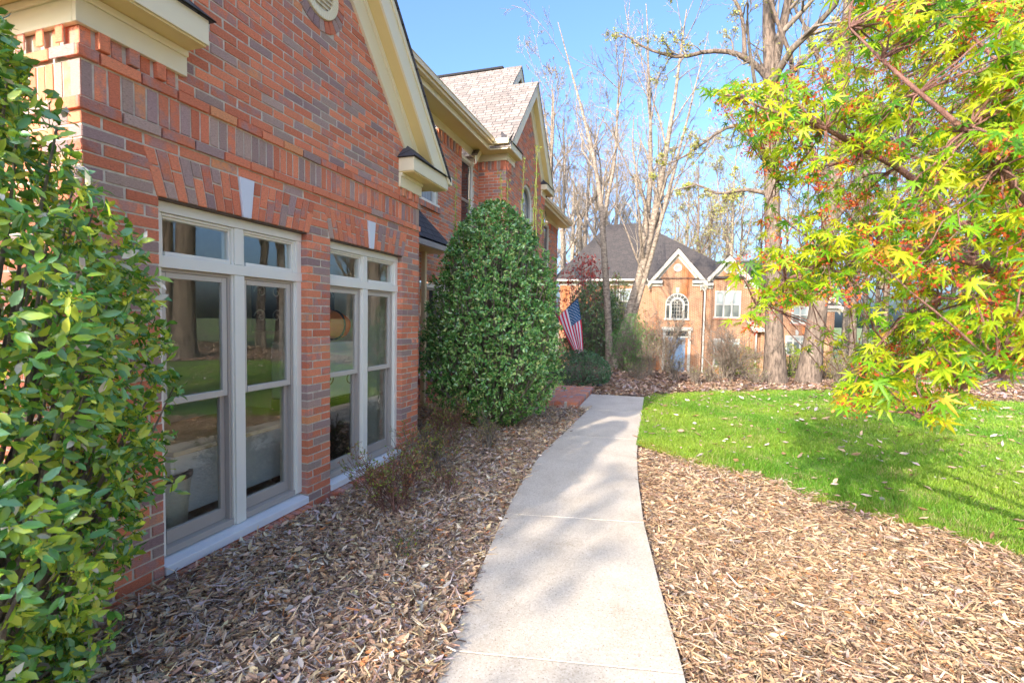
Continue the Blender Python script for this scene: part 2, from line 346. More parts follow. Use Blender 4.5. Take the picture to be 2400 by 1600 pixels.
for a, b in WIN:                                           # flat arches of fanned bricks round a keystone
    c = (a+b)/2+.005; N = 9
    for sd in (-1, 1):
        x0, x1 = .038, (b-a)/2+.016; w = (x1-x0)/N; fan = lambda x, t: c+sd*(x*(1+.0)+t*(.028+x*.045/.6))
        for i in range(N):
            e0, e1 = x0+i*w+.004, x0+(i+1)*w-.004; split = .36 if i % 2 else .64
            for t0, t1 in ((0, split-.02), (split+.02, 1)):
                q = [(fan(e0, t0), ARCHZ+t0*(KT-ARCHZ)), (fan(e1, t0), ARCHZ+t0*(KT-ARCHZ)), (fan(e1, t1), ARCHZ+t1*(KT-ARCHZ)), (fan(e0, t1), ARCHZ+t1*(KT-ARCHZ))]
                if sd < 0: q = q[::-1]; q = [q[0], q[3], q[2], q[1]] if False else q
                bk.quad(tuple(q), 0.003)
NR = 26
for i in range(NR):                                        # ring of bricks round the vent
    t = 2*math.pi*i/NR; d = math.pi/NR*.86; bk.quad(tuple((VC[0]+r*math.cos(u), VC[1]+r*math.sin(u)) for r, u in ((.236, t-d), (.335, t-d*1.05), (.335, t+d*1.05), (.236, t+d))), .006)
# reveals of the piers (bricks returning into the openings) come from the block depth; backing mortar
mo = [(S0+.004, WIN[0][0]-.004, -.30, -.0045, -.3, ARCHZ), (WIN[0][1]+.004, WIN[1][0]-.004, -.30, -.0045, -.3, ARCHZ), (WIN[1][1]+.004, S1-.004, -.30, -.0045, -.3, ARCHZ),
      ([(S0+.004, ARCHZ), (S1-.004, ARCHZ), (S1-.004, 3.6), (CY, 5.35), (S0+.004, 3.6)], -.12, -.0045)]
bk.build('brick_wall', house, mo, depth=.10)
bk = Bricks(F2); bk.field(.0, 3.2, base, ZL-.005); bk.field(0, 3.2, ZL, ZL+.06, n=.018); bk.soldiers(0, 3.2, ZL+.0677, ZU-.0110); bk.field(0, 3.2, ZU, ZU+.06, n=.018)
for i in range(42): bk.rect(i*.075+.001, i*.075+.056, up0, up0+.093, .028 if i % 2 else 0)
bk.build('brick_wall', house, [(.012, 3.2, -.22, -.0045, -.3, 3.3)], depth=.006)
# frieze, soffit, fascia and gutter of the camera-side eave
e = MB(F2); e.box(.001, 3.2, .001, .029, 3.12, 3.274); e.box(.001, 3.2, .0295, .044, 3.235, 3.273); e.build('frieze_board', M['trim'], house, .003)
e = MB(F2); e.box(.001, 3.2, 0.0, .385, 3.2755, 3.284); e.build('soffit', M['soffit'], house)
e = MB(F2); e.box(.60, 3.2, .37, .40, 3.29, 3.45); e.build('fascia', M['trim'], house)
gable_trim(F1, S0, S1, 3.275, AP, MS, .39, .194, house, -8, vent=True)
# far-side wall and eave of the near gable, closed back, so that the room inside is dark
e = MB(); e.box(-4.3, -2.99, 5.10, 5.27, -.3, 3.27); e.box(-7.4, -7.3, 1.8, 5.2, -.3, 3.3); e.box(-7.3, -4.3, 5.10, 5.27, -.3, 3.3)
e.build('side_wall', M['farbrick'], house)
e = MB(); e.box(-4.2, -2.70, 5.28, 5.60, 3.2755, 3.284); e.build('soffit', M['soffit'], house)
e = MB(); e.box(-4.2, -2.655, 5.66, 5.76, 3.36, 3.47); e.build('gutter', M['trim'], house, .015)
# keystones
for a, b in WIN:
    c = (a+b)/2+.005; kk = MB(F1); kk.prism([(c-.034, ARCHZ-.004), (c+.034, ARCHZ-.004), (c+.064, KT+.004), (c-.064, KT+.004)], -.05, .014); kk.build('keystone', M['stone'], house, .004)
    ln = MB(F1); ln.box(a-.0, b+.0, -.11, -.006, ARCHZ-.012, ARCHZ-.002); ln.build('lintel', plain('rusty_steel', (.10, .055, .03)), house)
    sb = MB(F1); kN = int((b-a)/.0675)
    for i in range(kN):
        s_ = a-.004+i*(b-a+.008)/kN; j = rb.uniform(-.003, .003); cc = brick_col(1)[0][:3]; cc = tuple(float(x) for x in (cc if i % 4 else cc*.8))
        P = F1(np.array([s_, s_+.058, s_+.058, s_]*2), np.array([-.10, -.10, .072+j, .072+j]*2), np.array([-.09]*4+[.062, .062, .045+j, .045+j])); sb.add(P, [(0, 3, 2, 1), (4, 5, 6, 7), (0, 1, 5, 4), (1, 2, 6, 5), (2, 3, 7, 6), (3, 0, 4, 7)], cc)
    sb.box(a, b, -.10, .060, -.12, .035, (1, 1, 1), 1); sb.build('brick_sill', None, house, .006, mats=[M['brick'], M['mortar']])
# round louvred vent
v_ = MB(F1); v_.ring(*VC, .165, .232, -.04, .022, seg=48); vent = v_.build('vent', M['trim'], house, .006)
v_ = MB(F1)
for i in range(9):
    z = VC[1]-.16+i*.04; w = math.sqrt(max(.0, .166**2-(z+.012-VC[1])**2))
    if w > .03: v_.add(F1(np.array([VC[0]-w, VC[0]+w, VC[0]+w, VC[0]-w]*2), np.array([.010, .010, -.03, -.03]*2), np.array([z, z, z+.026, z+.026, z+.007, z+.007, z+.033, z+.033])), [(0, 3, 2, 1), (4, 5, 6, 7), (0, 1, 5, 4), (1, 2, 6, 5), (2, 3, 7, 6), (3, 0, 4, 7)])
v_.build('louvre', M['trim'], vent)
v_ = MB(F1); v_.ring(*VC, 0.0, .17, -.06, -.05, seg=32); v_.build('vent_void', M['black'], vent)

def near_window(a, b):
    """transom pair over a pair of double-hung sashes"""
    z0, z1 = .064, 2.350; c = (a+b)/2; f0, f1 = -.15, -.063
    f = MB(F1)
    f.box(a, a+.055, f0, f1, z0+.085, z1-.066); f.box(b-.055, b, f0, f1, z0+.085, z1-.066); f.box(a, b, f0, f1+.004, z1-.065, z1)          # jambs and head
    f.box(c-.036, c+.036, f0, f1-.002, 2.025, z1-.067); f.box(a, b, f0, f1+.007, 1.950, 2.022)     # transom mullion, bar
    f.box(c-.042, c+.042, f0, f1+.002, z0+.072, 1.949)
    for x0, x1 in ((a+.055, c-.036), (c+.036, b-.055)):                          # stepped transom sash frames
        for d, n in ((0, -.075), (.016, -.090)):
            f.box(x0+d, x0+d+.016, f0, n, 2.023, z1-.067); f.box(x1-d-.016, x1-d, f0, n, 2.023, z1-.067)
            f.box(x0+d+.017, x1-d-.017, f0, n, z1-.067-d-.016, z1-.068-d); 
        f.box(x0+.033, x1-.033, f0, -.072, 2.023, 2.050)
    win = f.build('window', M['casing'], house, .003)
    s = MB(F1)
    P = F1(np.array([a-.0, b+.0, b+.0, a-.0]*2), np.array([-.16, -.16, .012, .012]*2), np.array([.060]*4+[.140, .140, .118, .118])); s.add(P, [(0, 3, 2, 1), (4, 5, 6, 7), (0, 1, 5, 4), (1, 2, 6, 5), (2, 3, 7, 6), (3, 0, 4, 7)]); s.build('window_sill', M['sill'], win, .004)
    for x0, x1 in ((a+.055, c-.042), (c+.042, b-.055)):
        t = MB(F1)                                                              # white inner stop, taupe jamb liner and sloped track
        t.box(x0, x0+.012, f0, -.078, .142, 1.948); t.box(x1-.012, x1, f0, -.078, .142, 1.948); t.build('window_stop', M['casing'], win)
        t = MB(F1); t.box(x0+.0125, x0+.020, f0, -.09, .142, 1.948); t.box(x1-.034, x1-.0125, f0, -.09, .142, 1.948); t.box(x0+.02, x1-.034, f0, -.09, 1.925, 1.948); t.box(x0+.013, x1-.013, f0, -.072, .141, .186); t.build('window_track', M['taupe'], win, .003)
        g0, g1 = x0+.021, x1-.035
        for nm, zz0, zz1, n, br, tr_ in (('upper', 1.088, 1.924, -.098, .045, .035), ('lower', .188, 1.12, -.128, .085, .04)):
            t = MB(F1); t.box(g0, g0+.030, n-.03, n, zz0, zz1); t.box(g1-.038, g1, n-.03, n, zz0, zz1); t.box(g0+.031, g1-.039, n-.03, n+.004, zz0, zz0+br); t.box(g0+.031, g1-.039, n-.03, n+.001, zz1-tr_, zz1)
            sash = t.build('sash', M['taupe'] if nm == 'lower' else paint_up, win, .003)
            t = MB(F1); t.box(g0+.03, g1-.038, n-.018, n-.012, zz0+br, zz1-tr_); t.build('pane', M['glass'], win)
    for x0, x1 in ((a+.087, c-.068), (c+.068, b-.087)):
        t = MB(F1); t.box(x0-.002, x1+.002, -.112, -.106, 2.049, 2.253); t.build('pane', M['glass'], win)
    return win
paint_up = paint('sash_paint', (.62, .56, .48))
for a, b in WIN: near_window(a, b)
# the room seen through them
r = MB(); r.box(-7.25, -3.04, 1.80, 1.86, 0, 2.95); r.box(-7.25, -3.04, 5.02, 5.08, 0, 2.95); r.box(-5.75, -5.7, 1.87, 5.01, 0, 2.95); r.box(-5.70, -3.04, 1.87, 5.01, 2.88, 2.94)
r.build('room_wall', plain('room_paint', (.95, .92, .74)), house)
r = MB(); r.box(-5.70, -3.04, 1.87, 5.01, -.12, -.02); r.build('room_floor', plain('room_carpet', (.30, .26, .24), .9), house)

# -- main wall, second gable
FZ = 5.28      # underside of the frieze of the two-storey eave
bk = Bricks(F5)
WB = [(7.25, 8.50, 3.77, FZ-.02), (9.62, 10.34, 3.35, FZ-.09), (5.9, 7.0, .6, 2.4), (7.8, 9.4, .55, 2.3)]
bk.field(5.27, 10.58, -.1, FZ-.21, WB)
def dentils(b_, a0, a1, z0, z1):
    k = max(1, int(round((a1-a0)/.075))); p = (a1-a0)/k
    for i in range(k): b_.rect(a0+i*p, a0+i*p+p-.014, z0, z1, .026 if i % 2 else 0)
for a, b in ((5.27, 7.25), (8.50, 9.62), (10.34, 10.58)): dentils(bk, a, b, FZ-.205, FZ)
bk.build('brick_wall', house, [(5.27, 7.25, -.2, -.0045, -.3, FZ+.02), (8.5, 9.62, -.2, -.0045, -.3, FZ+.02), (10.34, 10.585, -.2, -.0045, -.3, FZ+.02), (7.25, 8.5, -.2, -.0045, 2.4, 3.77), (9.62, 10.34, -.2, -.0045, 2.4, 3.35), (7.25, 7.8, -.2, -.0045, -.3, 2.4), (9.4, 10.34, -.2, -.0045, -.3, 2.4)], depth=.09)
bk = Bricks(F5); hw = [(16.55, 17.95, 3.3, FZ-.09)]
bk.field(14.32, 19.39, -.1, FZ-.21, hw); dentils(bk, 14.32, 16.55, FZ-.205, FZ); dentils(bk, 17.95, 19.39, FZ-.205, FZ)
bk.build('brick_wall', house, [(14.32, 16.55, -.2, -.0045, -.3, FZ+.02), (17.95, 19.385, -.2, -.0045, -.3, FZ+.02), (16.55, 17.95, -.2, -.0045, -.3, 3.3)], depth=.09)
def upper_window(fr, a, b, z0, z1, mat, name='window', blinds=False):
    f = MB(fr); t = .07
    f.box(a, a+t, -.10, -.035, z0+.05, z1); f.box(b-t, b, -.10, -.035, z0+.05, z1); f.box(a+t, b-t, -.10, -.036, z1-t, z1); f.box(a-.02, b+.02, -.10, .03, z0, z0+.049)
    w = f.build(name, M['casing'], house, .003)
    s = MB(fr); zm = (z0+z1)/2
    for (u0, u1, n) in ((z0+.05, zm+.02, -.085), (zm-.02, z1-t, -.062)):
        s.box(a+t, a+t+.045, n-.02, n, u0, u1); s.box(b-t-.045, b-t, n-.02, n, u0, u1); s.box(a+t+.046, b-t-.046, n-.02, n, u0, u0+.05); s.box(a+t+.046, b-t-.046, n-.02, n, u1-.045, u1)
    s.build('sash', M['taupe'], w, .002)
    g = MB(fr); g.box(a+t+.04, b-t-.04, -.105, -.088, z0+.05, z1-t); g.build('pane', mat, w); return w
upper_window(F5, 7.25, 8.50, 3.77, FZ-.02, M['blinds']); upper_window(F5, 9.62, 10.34, 3.35, FZ-.09, M['dimglass'])
upper_window(F5, 5.9, 7.0, .6, 2.4, M['dimglass']); upper_window(F5, 7.8, 9.4, .55, 2.3, M['dimglass']); upper_window(F5, 16.55, 17.95, 3.3, FZ-.09, M['dimglass'])
# window brick sills (rowlock)
for fr, a, b, z in ((F5, 7.25, 8.50, 3.77), (F5, 9.62, 10.34, 3.35), (F5, 16.55, 17.95, 3.3), (F5, 7.8, 9.4, .55), (F5, 5.9, 7.0, .6)):
    sb = MB(fr); kN = int((b-a+.1)/.0675)
    for i in range(kN): s_ = a-.05+i*(b-a+.1)/kN; sb.box(s_, s_+.058, -.05, .05, z-.11, z-.004, tuple(float(x) for x in brick_col(1)[0][:3]))
    sb.build('brick_sill', M['brick'], house, .004)
# eaves along the main wall: frieze, soffit, fascia, moulded gutter
for a, b in ((4.4, 10.16), (14.62, 19.75)):
    e = MB(F5); e.box(a, min(b, 19.42), .001, .03, FZ-.0, FZ+.149) if a > 10 else e.box(a, 10.55, .001, .03, FZ-.0, FZ+.149); e.build('frieze_board', M['trim'], house, .003)
    e = MB(F5); e.box(a, b if a > 10 else 10.585, .001, .40, FZ+.15, FZ+.158); e.build('soffit', M['soffit'], house)
    e = MB(F5); e.box(a, b, .401, .425, FZ+.11, FZ+.25); e.build('fascia', M['trim'], house, .003)
    g = MB(F5); g.prism([(a, FZ+.20), (b, FZ+.20), (b, FZ+.215), (a, FZ+.215)], .43, .50); g.box(a, b, .50, .515, FZ+.202, FZ+.26); g.box(a, b, .516, .545, FZ+.255, FZ+.335); g.box(a, b, .5, .552, FZ+.336, FZ+.350); g.box(a, b, .426, .44, FZ+.216, FZ+.33); g.build('gutter', M['gutter'], house, .004)
    rf = MB(); za = FZ+.33; P = [(X1+.52, a, za), (X1+.52, b+.05, za), (X1-5.2, b+.05, za+5.72*.88), (X1-5.2, a, za+5.72*.88)]; rf.slab(P, .035); rf.build('roof', M['shingle'], house, uvdir=((0, 1, 0), (-1, 0, .88)))
# second gable walls
G0, G1 = 10.59, 14.31; GC = 12.45; GA = 7.88; GM = 1.07
bk = Bricks(F3); ac, aw, asz = 12.43, .555, 4.66
bk.field(G0, G1, -.1, FZ-.21, [(ac-aw, ac+aw, 2.2, asz)], circ=(ac, asz, aw+.11))
gl = lambda z: (GC-(GA-.45-z)/GM, GC+(GA-.45-z)/GM)
z_ = FZ-.21+.012
k_ = math.ceil((FZ-.21+.1)/.0677); zst = -.1+k_*.0677
bk.field(G0, G1, zst, GA, [(G0, G0+.56, zst-.1, FZ+.15), (G1-.5, G1, zst-.1, FZ+.15)], upper=gl, first=k_, circ=(ac, asz, aw+.11))
dentils(bk, G0, G0+.56, FZ-.205, FZ); dentils(bk, G1-.5, G1, FZ-.205, FZ)
for i in range(29):
    t = math.pi*(i+.5)/29; d = math.pi/58*.84; bk.quad(tuple((ac+r*math.cos(u), asz+r*math.sin(u)) for r, u in ((aw+.003, t-d), (aw+.1, t-d), (aw+.1, t+d), (aw+.003, t+d))), .004)
arc = [(ac+(aw+.004)*math.cos(t), asz+(aw+.004)*math.sin(t)) for t in np.linspace(math.pi, 0, 17)]
bk.build('brick_wall', house, [(G0+.004, ac-aw, -.25, -.0045, -.3, asz), (ac+aw, G1-.004, -.25, -.0045, -.3, asz), (ac-aw, ac+aw, -.25, -.0045, -.3, 2.2),
      ([(G0+.004, asz)]+[(ac-aw, asz)]+arc[:9]+[(ac, 5.5+1.8), (GC, GA-.4), (G0+.004, 5.6)], -.25, -.0045),
      ([(ac, 7.3)]+arc[8:]+[(G1-.004, asz), (G1-.004, 5.6), (GC, GA-.4)], -.25, -.0045)], depth=.09)
bk = Bricks(F4); bk.field(0, .68, -.1, FZ-.21); dentils(bk, 0, .68, FZ-.205, FZ)
bk.build('brick_wall', house, [(.012, .69, -.2, -.0045, -.3, FZ+.02)], depth=.006)
e = MB(Frame((X2, 14.31, 0), (-1, 0, 0), (0, 1, 0))); e.box(.0, .69, -.2, -.001, -.3, FZ+.1); e.build('side_wall', M['farbrick'], house)
e = MB(Frame((X1, 19.39, 0), (-1, 0, 0), (0, 1, 0))); e.box(.0, 6, -.2, -.001, -.3, FZ+.3); e.build('side_wall', M['farbrick'], house)
e = MB(F4); e.box(.001, .68, .001, .029, FZ, FZ+.149); e.build('frieze_board', M['trim'], house, .003)
e = MB(F4); e.box(0.0, .62, 0.0, .34, FZ+.1502, FZ+.158); e.build('soffit', M['soffit'], house)
e = MB(F4); e.box(-.16, .27, .345, .37, FZ+.13, FZ+.24); e.build('fascia', M['trim'], house, .003)
e = MB(F4); e.box(-.19, .18, .371, .46, FZ+.22, FZ+.34); e.build('gutter', M['gutter'], house, .01)
gable_trim(F3, G0, G1, FZ+.15, GA, GM, .36, .194, house, -8, lshingle=True, backn=-4.5)
# arched window
wf = MB(F3); wf.box(ac-aw, ac-aw+.07, -.12, -.04, 2.25, asz); wf.box(ac+aw-.07, ac+aw, -.12, -.04, 2.25, asz); wf.ring(ac, asz, aw-.07, aw, -.12, -.04, 0, math.pi, 28); wf.box(ac-aw, ac+aw, -.12, .03, 2.2, 2.249); aw_o = wf.build('window', M['casing'], house)
wf = MB(F3); wf.box(ac-aw+.071, ac-aw+.11, -.12, -.065, 2.25, asz); wf.box(ac+aw-.11, ac+aw-.071, -.12, -.065, 2.25, asz); wf.ring(ac, asz, aw-.11, aw-.071, -.12, -.065, 0, math.pi, 28); wf.build('sash', M['taupe'], aw_o)
wf = MB(F3); wf.prism([(ac-aw+.10, 2.25), (ac+aw-.10, 2.25)]+[(ac+(aw-.10)*math.cos(t), asz+(aw-.10)*math.sin(t)) for t in np.linspace(0, math.pi, 20)], -.13, -.105); wf.build('pane', M['archglass'], aw_o)
# upper cross gable behind
UC, UA = 13.36, 8.83; um = 1.07; ux = -4.05
for sg in (-1, 1):
    E = UC+sg*3.3; P = [(ux, UC, UA), (ux, E, UA-3.3*um), (-9.5, E, UA-3.3*um), (-9.5, UC, UA)]; rf = MB(); rf.slab(P, .035); rf.build('roof', M['shingle'], house, uvdir=((1, 0, 0), (0, -sg, um)))
F6 = Frame((ux-.02, 0, 0), (0, 1, 0), (1, 0, 0)); e = MB(F6)
for sg in (-1, 1):
    e.prism([(UC, UA-.045), (UC+sg*3.3, UA-.045-3.3*um), (UC+sg*3.3, UA-.22-3.3*um), (UC, UA-.34)], -.03, 0)
e.build('fascia', M['trim'], house)
e = MB(F6); e.prism([(UC, UA-.3), (UC-2.0, UA-.3-2*um), (UC+2.6, UA-.3-2.6*um)], -.30, -.29); e.build('gable_panel', M['soffit'], house)
# ridge cap
e = MB(); e.box(-9.3, -4.6, UC-.07, UC+.07, UA-.03, UA+.035); e.build('ridge_vent', M['shingle_dark'], house, .01)
# low shed roof over the entry wall, downspout
lo = MB(); P = [(-3.70, 5.30, 2.96), (-3.70, 8.0, 2.96), (X1, 7.62, 3.62), (X1, 5.30, 3.62)]; lo.slab(P, .04); lo.build('roof', M['shingle_dark'], house, uvdir=((0, 1, 0), (-.55, 0, .66)))
lo = MB(); lo.box(-3.74, -3.70, 5.30, 8.0, 2.83, 2.95); lo.box(X1, -3.70, 8.0, 8.03, 2.83, 2.95); lo.build('fascia', M['taupe'], house)
lo = MB(); lo.box(X1+.03, -3.75, 5.30, 7.98, 2.82, 2.828); lo.build('soffit', M['soffit'], house)
d = MB(); d.box(-3.16, -3.10, 5.33, 5.41, .1, 3.3, None) if False else d.box(X1+.1, X1+.18, 7.66, 7.74, .12, 2.85); d.box(X1+.1, X1+.32, 7.66, 7.74, .02, .12); d.build('downspout', M['gutter'], house, .012)
for o in list(house.children): o.location -= house_loc   # parts keep their place under the Empty at the house's base
for o in house.children: pass

# ------------------------------------------------------------ ground
TZ = 26.0
def smooth(a, b, x): t = np.clip((x-a)/(b-a), 0, 1); return t*t*(3-2*t)
def hgt(x, y):
    x = np.asarray(x, float); y = np.asarray(y, float)
    return -.045-1.75*smooth(15.5, 27, y-np.clip(x-6, 0, 30)*.25)*(1-.35*smooth(9, 20, x))+.02*np.sin(x*2.3+1)*np.cos(y*1.9)+.10*np.sin(x*.31)*np.cos(y*.23)*smooth(12, 25, y)
xs = np.concatenate([np.linspace(-160, -12, 25), np.linspace(-11, 16, 110), np.linspace(17, 200, 40)]); ys = np.concatenate([np.linspace(-60, -3, 12), np.linspace(-2, 30, 130), np.linspace(31, 420, 60)])
GX, GY = np.meshgrid(xs, ys); GZ = hgt(GX, GY); nx, ny = len(xs), len(ys)
ii = (np.arange(ny-1)[:, None]*nx+np.arange(nx-1)[None]).ravel()
tag(np_mesh('ground', np.stack([GX, GY, GZ], -1).reshape(-1, 3), np.stack([ii, ii+1, ii+nx+1, ii+nx], 1), M['soil'], smooth=True), kind='structure')
lawn_edge = [(-.30, 6.60), (-.07, 6.42), (.24, 6.02), (.64, 5.74), (1.0, 5.47), (1.38, 5.14), (1.77, 4.84), (2.14, 4.60), (2.6, 4.30), (3.4, 4.0), (4.6, 3.7), (6.5, 3.5), (9.0, 4.2), (10.4, 7.0), (10.2, 10.5), (9.0, 13.0), (7.73, 13.6), (5.9, 14.05), (3.96, 13.75), (1.86, 12.9), (.6, 12.1), (-.17, 11.36), (-.35, 10.86), (-.32, 8.6), (-.30, 7.4)]
path_L = [(-.80, 1.2), (-.94, 1.93), (-.99, 2.19), (-1.05, 2.52), (-1.12, 2.96), (-1.22, 3.66), (-1.33, 4.61), (-1.40, 5.76), (-1.35, 6.9), (-1.31, 8.2), (-1.27, 9.2)]
path_R = [(.22, 1.2), (.16, 2.31), (.13, 2.5), (.07, 2.87), (0., 3.36), (-.1, 4.07), (-.2, 5.18), (-.265, 6.21), (-.29, 7.17), (-.31, 8.47), (-.35, 10.86)]
def inside(poly, x, y):
    x = np.asarray(x); y = np.asarray(y); r = np.zeros(x.shape, bool); n = len(poly)
    for i in range(n):
        x0, y0 = poly[i]; x1, y1 = poly[(i+1) % n]
        if y0 == y1: continue
        c = ((y0 > y) != (y1 > y)) & (x < (x1-x0)*(y-y0)/(y1-y0)+x0); r ^= c
    return r
def spline(pts, n):
    p = np.array(pts); y = p[:, 1]; yy = np.linspace(y[0], y[-1], n)
    x = np.interp(yy, y, p[:, 0]); k = np.array([.25, .5, .25])
    for _ in range(6): x[1:-1] = np.convolve(x, k, 'same')[1:-1]
    return np.stack([x, yy], 1)
pl, pr_ = spline(path_L, 120), spline(path_R, 150)
# lawn sheet: rounded outline, slightly crowned
le = np.array(lawn_edge); m = MB(); 
from mathutils.geometry import delaunay_2d_cdt
lg = np.random.default_rng(2)
cx_ = lg.uniform(-.3, 10.4, 900); cy_ = lg.uniform(3.5, 14, 900); k_in = inside(lawn_edge, cx_, cy_)
pts2 = [Vector(p) for p in lawn_edge]+[Vector((a, b)) for a, b in zip(cx_[k_in], cy_[k_in])]
vo, _, fo, _, _, _ = delaunay_2d_cdt(pts2, [], [list(range(len(lawn_edge)))], 1, 1e-4)
lawn_z = lambda x, y: hgt(x, y)+.045+.015*np.sin(np.asarray(x)*1.1)*np.sin(np.asarray(y)*.9)
me = bpy.data.meshes.new('lawn'); me.from_pydata([(v.x, v.y, float(lawn_z(v.x, v.y))) for v in vo], [], fo); me.materials.append(M['turf']); tag(link(bpy.data.objects.new('lawn', me)), kind='structure')
# walkway: concrete slabs with tooled joints
def slab_poly(poly, z0, z1, mb): mb.slab([(x, y, z1) for x, y in poly], z1-z0)
wk = MB(); joints = [1.2, 2.26, 4.02, 6.93, 9.06]
for i in range(len(joints)-1):
    a, b = joints[i]+.004, joints[i+1]-.004; tl = .105*(1 if i < 3 else .5)
    sk = lambda x, y0: y0+.19*(x+.4) if y0 > 1.3 else y0
    L = [p for p in pl if a < p[1] < b]; R = [p for p in pr_ if a < p[1] < b]
    iL = lambda y: float(np.interp(y, pl[:, 1], pl[:, 0])); iR = lambda y: float(np.interp(y, pr_[:, 1], pr_[:, 0]))
    ya, yb = (a if i == 0 else sk(iL(a), a)), sk(iL(b), b); za, zb = (a if i == 0 else sk(iR(a), a)), sk(iR(b), b)
    poly = [(iL(ya), ya)]+[tuple(p) for p in pl if ya+.02 < p[1] < yb-.02]+[(iL(yb), yb), (iR(zb), zb)]+[tuple(p) for p in pr_[::-1] if za+.02 < p[1] < zb-.02]+[(iR(za), za)]
    slab_poly(poly, -.09, .0, wk)
ym = 9.06; y1_ = ym+.012+.19*(-1.27+.4); y2_ = ym+.012+.19*(-.32+.4)
slab_poly([(-1.275, y1_), (-1.26, 9.30), (-1.50, 9.22), (-1.50, 10.80), (-1.2, 10.83), (-.35, 10.87)]+[tuple(p) for p in pr_[::-1] if y2_+.02 < p[1] < 10.8]+[(-.318, y2_)], -.09, .0, wk)
o = wk.build('walkway', M['concrete'], bevel=.004); tag(o, kind='structure')
ex = np.stack([pl[:, 0], pl[:, 1]], 1)
jb = MB()
for y in joints[1:-1]:
    xa, xb = float(np.interp(y, pl[:, 1], pl[:, 0])), float(np.interp(y, pr_[:, 1], pr_[:, 0])); f_ = lambda x: y+.19*(x+.4)
    jb.slab([(xa, f_(xa)-.006, -.007), (xb, f_(xb)-.006, -.007), (xb, f_(xb)+.006, -.007), (xa, f_(xa)+.006, -.007)], .07)
tag(jb.build('walkway_joint', plain('joint_dirt', (.13, .08, .05), .95)), kind='structure')
# brick step platform by the entry
st = empty('brick_step', 'low red brick entry platform at the far end of the walkway', 'step', loc=(-2.5, 10.3, 0))
bs = MB(); b0 = MB(); gr = np.random.default_rng(8)
bs.box(-3.9, -1.53, 9.135, 11.44, -.1, .066, (1, 1, 1), 1)
for i in range(34):
    x = -3.9+i*.0702
    if x+.062 > -1.62: break
    yy = 9.24+(.106 if i % 2 else 0)-.213
    while yy < 11.35:
        a, b = max(yy, 9.235), min(yy+.205, 11.35)
        if b-a > .03: bs.box(x, x+.062, a, b, .0, .079+gr.uniform(-.001, .001), tuple(float(t) for t in brick_col(1, gr)[0][:3]*np.array([1.05, 1.25, 1.3])))
        yy += .213
for i in range(11):
    y = 9.12+i*.2118; bs.box(-1.725, -1.52, y, y+.203, -.08, .081, tuple(float(t) for t in brick_col(1, gr)[0][:3]*np.array([1.05, 1.1, 1.1])))
for i in range(10):
    x = -3.9+i*.2125; bs.box(x, x+.204, 9.12, 9.225, -.08, .081, tuple(float(t) for t in brick_col(1, gr)[0][:3]))
o = bs.build('paving', None, st, .003, mats=[M['brick'], M['mortar']]); o.location = -Vector(st.location)

# ------------------------------------------------------------ scatter and plant tools
T_EL = (np.array([(0, 0, 0), (.28, .20, .05), (.68, .19, .04), (1, 0, -.10), (.68, -.19, .04), (.28, -.20, .05), (.3, 0, 0), (.68, 0, -.02)]), np.array([(0, 6, 1), (1, 6, 7), (1, 7, 2), (2, 7, 3), (0, 5, 6), (5, 7, 6), (5, 4, 7), (4, 3, 7)]))
T_Q = (np.array([(0, 0, 0), (.5, .26, .06), (1, 0, 0), (.5, -.26, .06)]), np.array([(0, 1, 2), (0, 2, 3)]))
T_CURL = (np.array([(-.1, 0, .02), (.22, .21, .14), (.66, .25, .20), (1.15, .03, .30), (.74, -.16, .10), (.30, -.26, .20), (.5, 0, -.02)]), np.array([(0, 6, 1), (1, 6, 2), (2, 6, 3), (3, 6, 4), (4, 6, 5), (5, 6, 0)]))
T_CHIP = (np.array([(0, -.055, 0), (1.5, -.03, .03), (1.42, .04, .04), (.1, .06, 0), (0.06, -.04, .04), (1.4, -.02, .06), (1.35, .03, .065), (.15, .045, .04)]), np.array([(4, 5, 6), (4, 6, 7), (0, 1, 5), (0, 5, 4), (2, 3, 7), (2, 7, 6), (1, 2, 6), (1, 6, 5), (3, 0, 4), (3, 4, 7)]))
def maple_tpl():
    an = np.radians([-128, -86, -43, 0, 43, 86, 128]); ln = [.38, .66, .92, 1.05, .92, .66, .38]; v = [(0, 0, 0)]; f = []
    mid = [-150]+[(-128-86)/2, -64.5, -21.5, 21.5, 64.5, 107]+[150]
    for a in mid: v.append((.19*math.cos(rad(a)), .19*math.sin(rad(a)), -.01))
    for i, (a, l) in enumerate(zip(an, ln)):
        b = len(v); w = .085*l
        v += [(l*math.cos(a), l*math.sin(a), -.16*l), (.52*l*math.cos(a)-w*math.sin(a), .52*l*math.sin(a)+w*math.cos(a), -.035), (.52*l*math.cos(a)+w*math.sin(a), .52*l*math.sin(a)-w*math.cos(a), -.035), (.52*l*math.cos(a), .52*l*math.sin(a), .015)]
        f += [(0, 1+i, b+3), (1+i, b+2, b+3), (b+2, b, b+3), (b+3, b, b+1), (0, b+3, 2+i), (b+3, b+1, 2+i)]
    return np.array(v), np.array(f)
T_MAPLE = maple_tpl()
def unit(a): return a/np.maximum(np.linalg.norm(a, axis=-1, keepdims=True), 1e-9)
def basis(d, nrm):
    x = unit(d); y = unit(np.cross(nrm, x)); z = np.cross(x, y); return np.stack([x, y, z], -1)
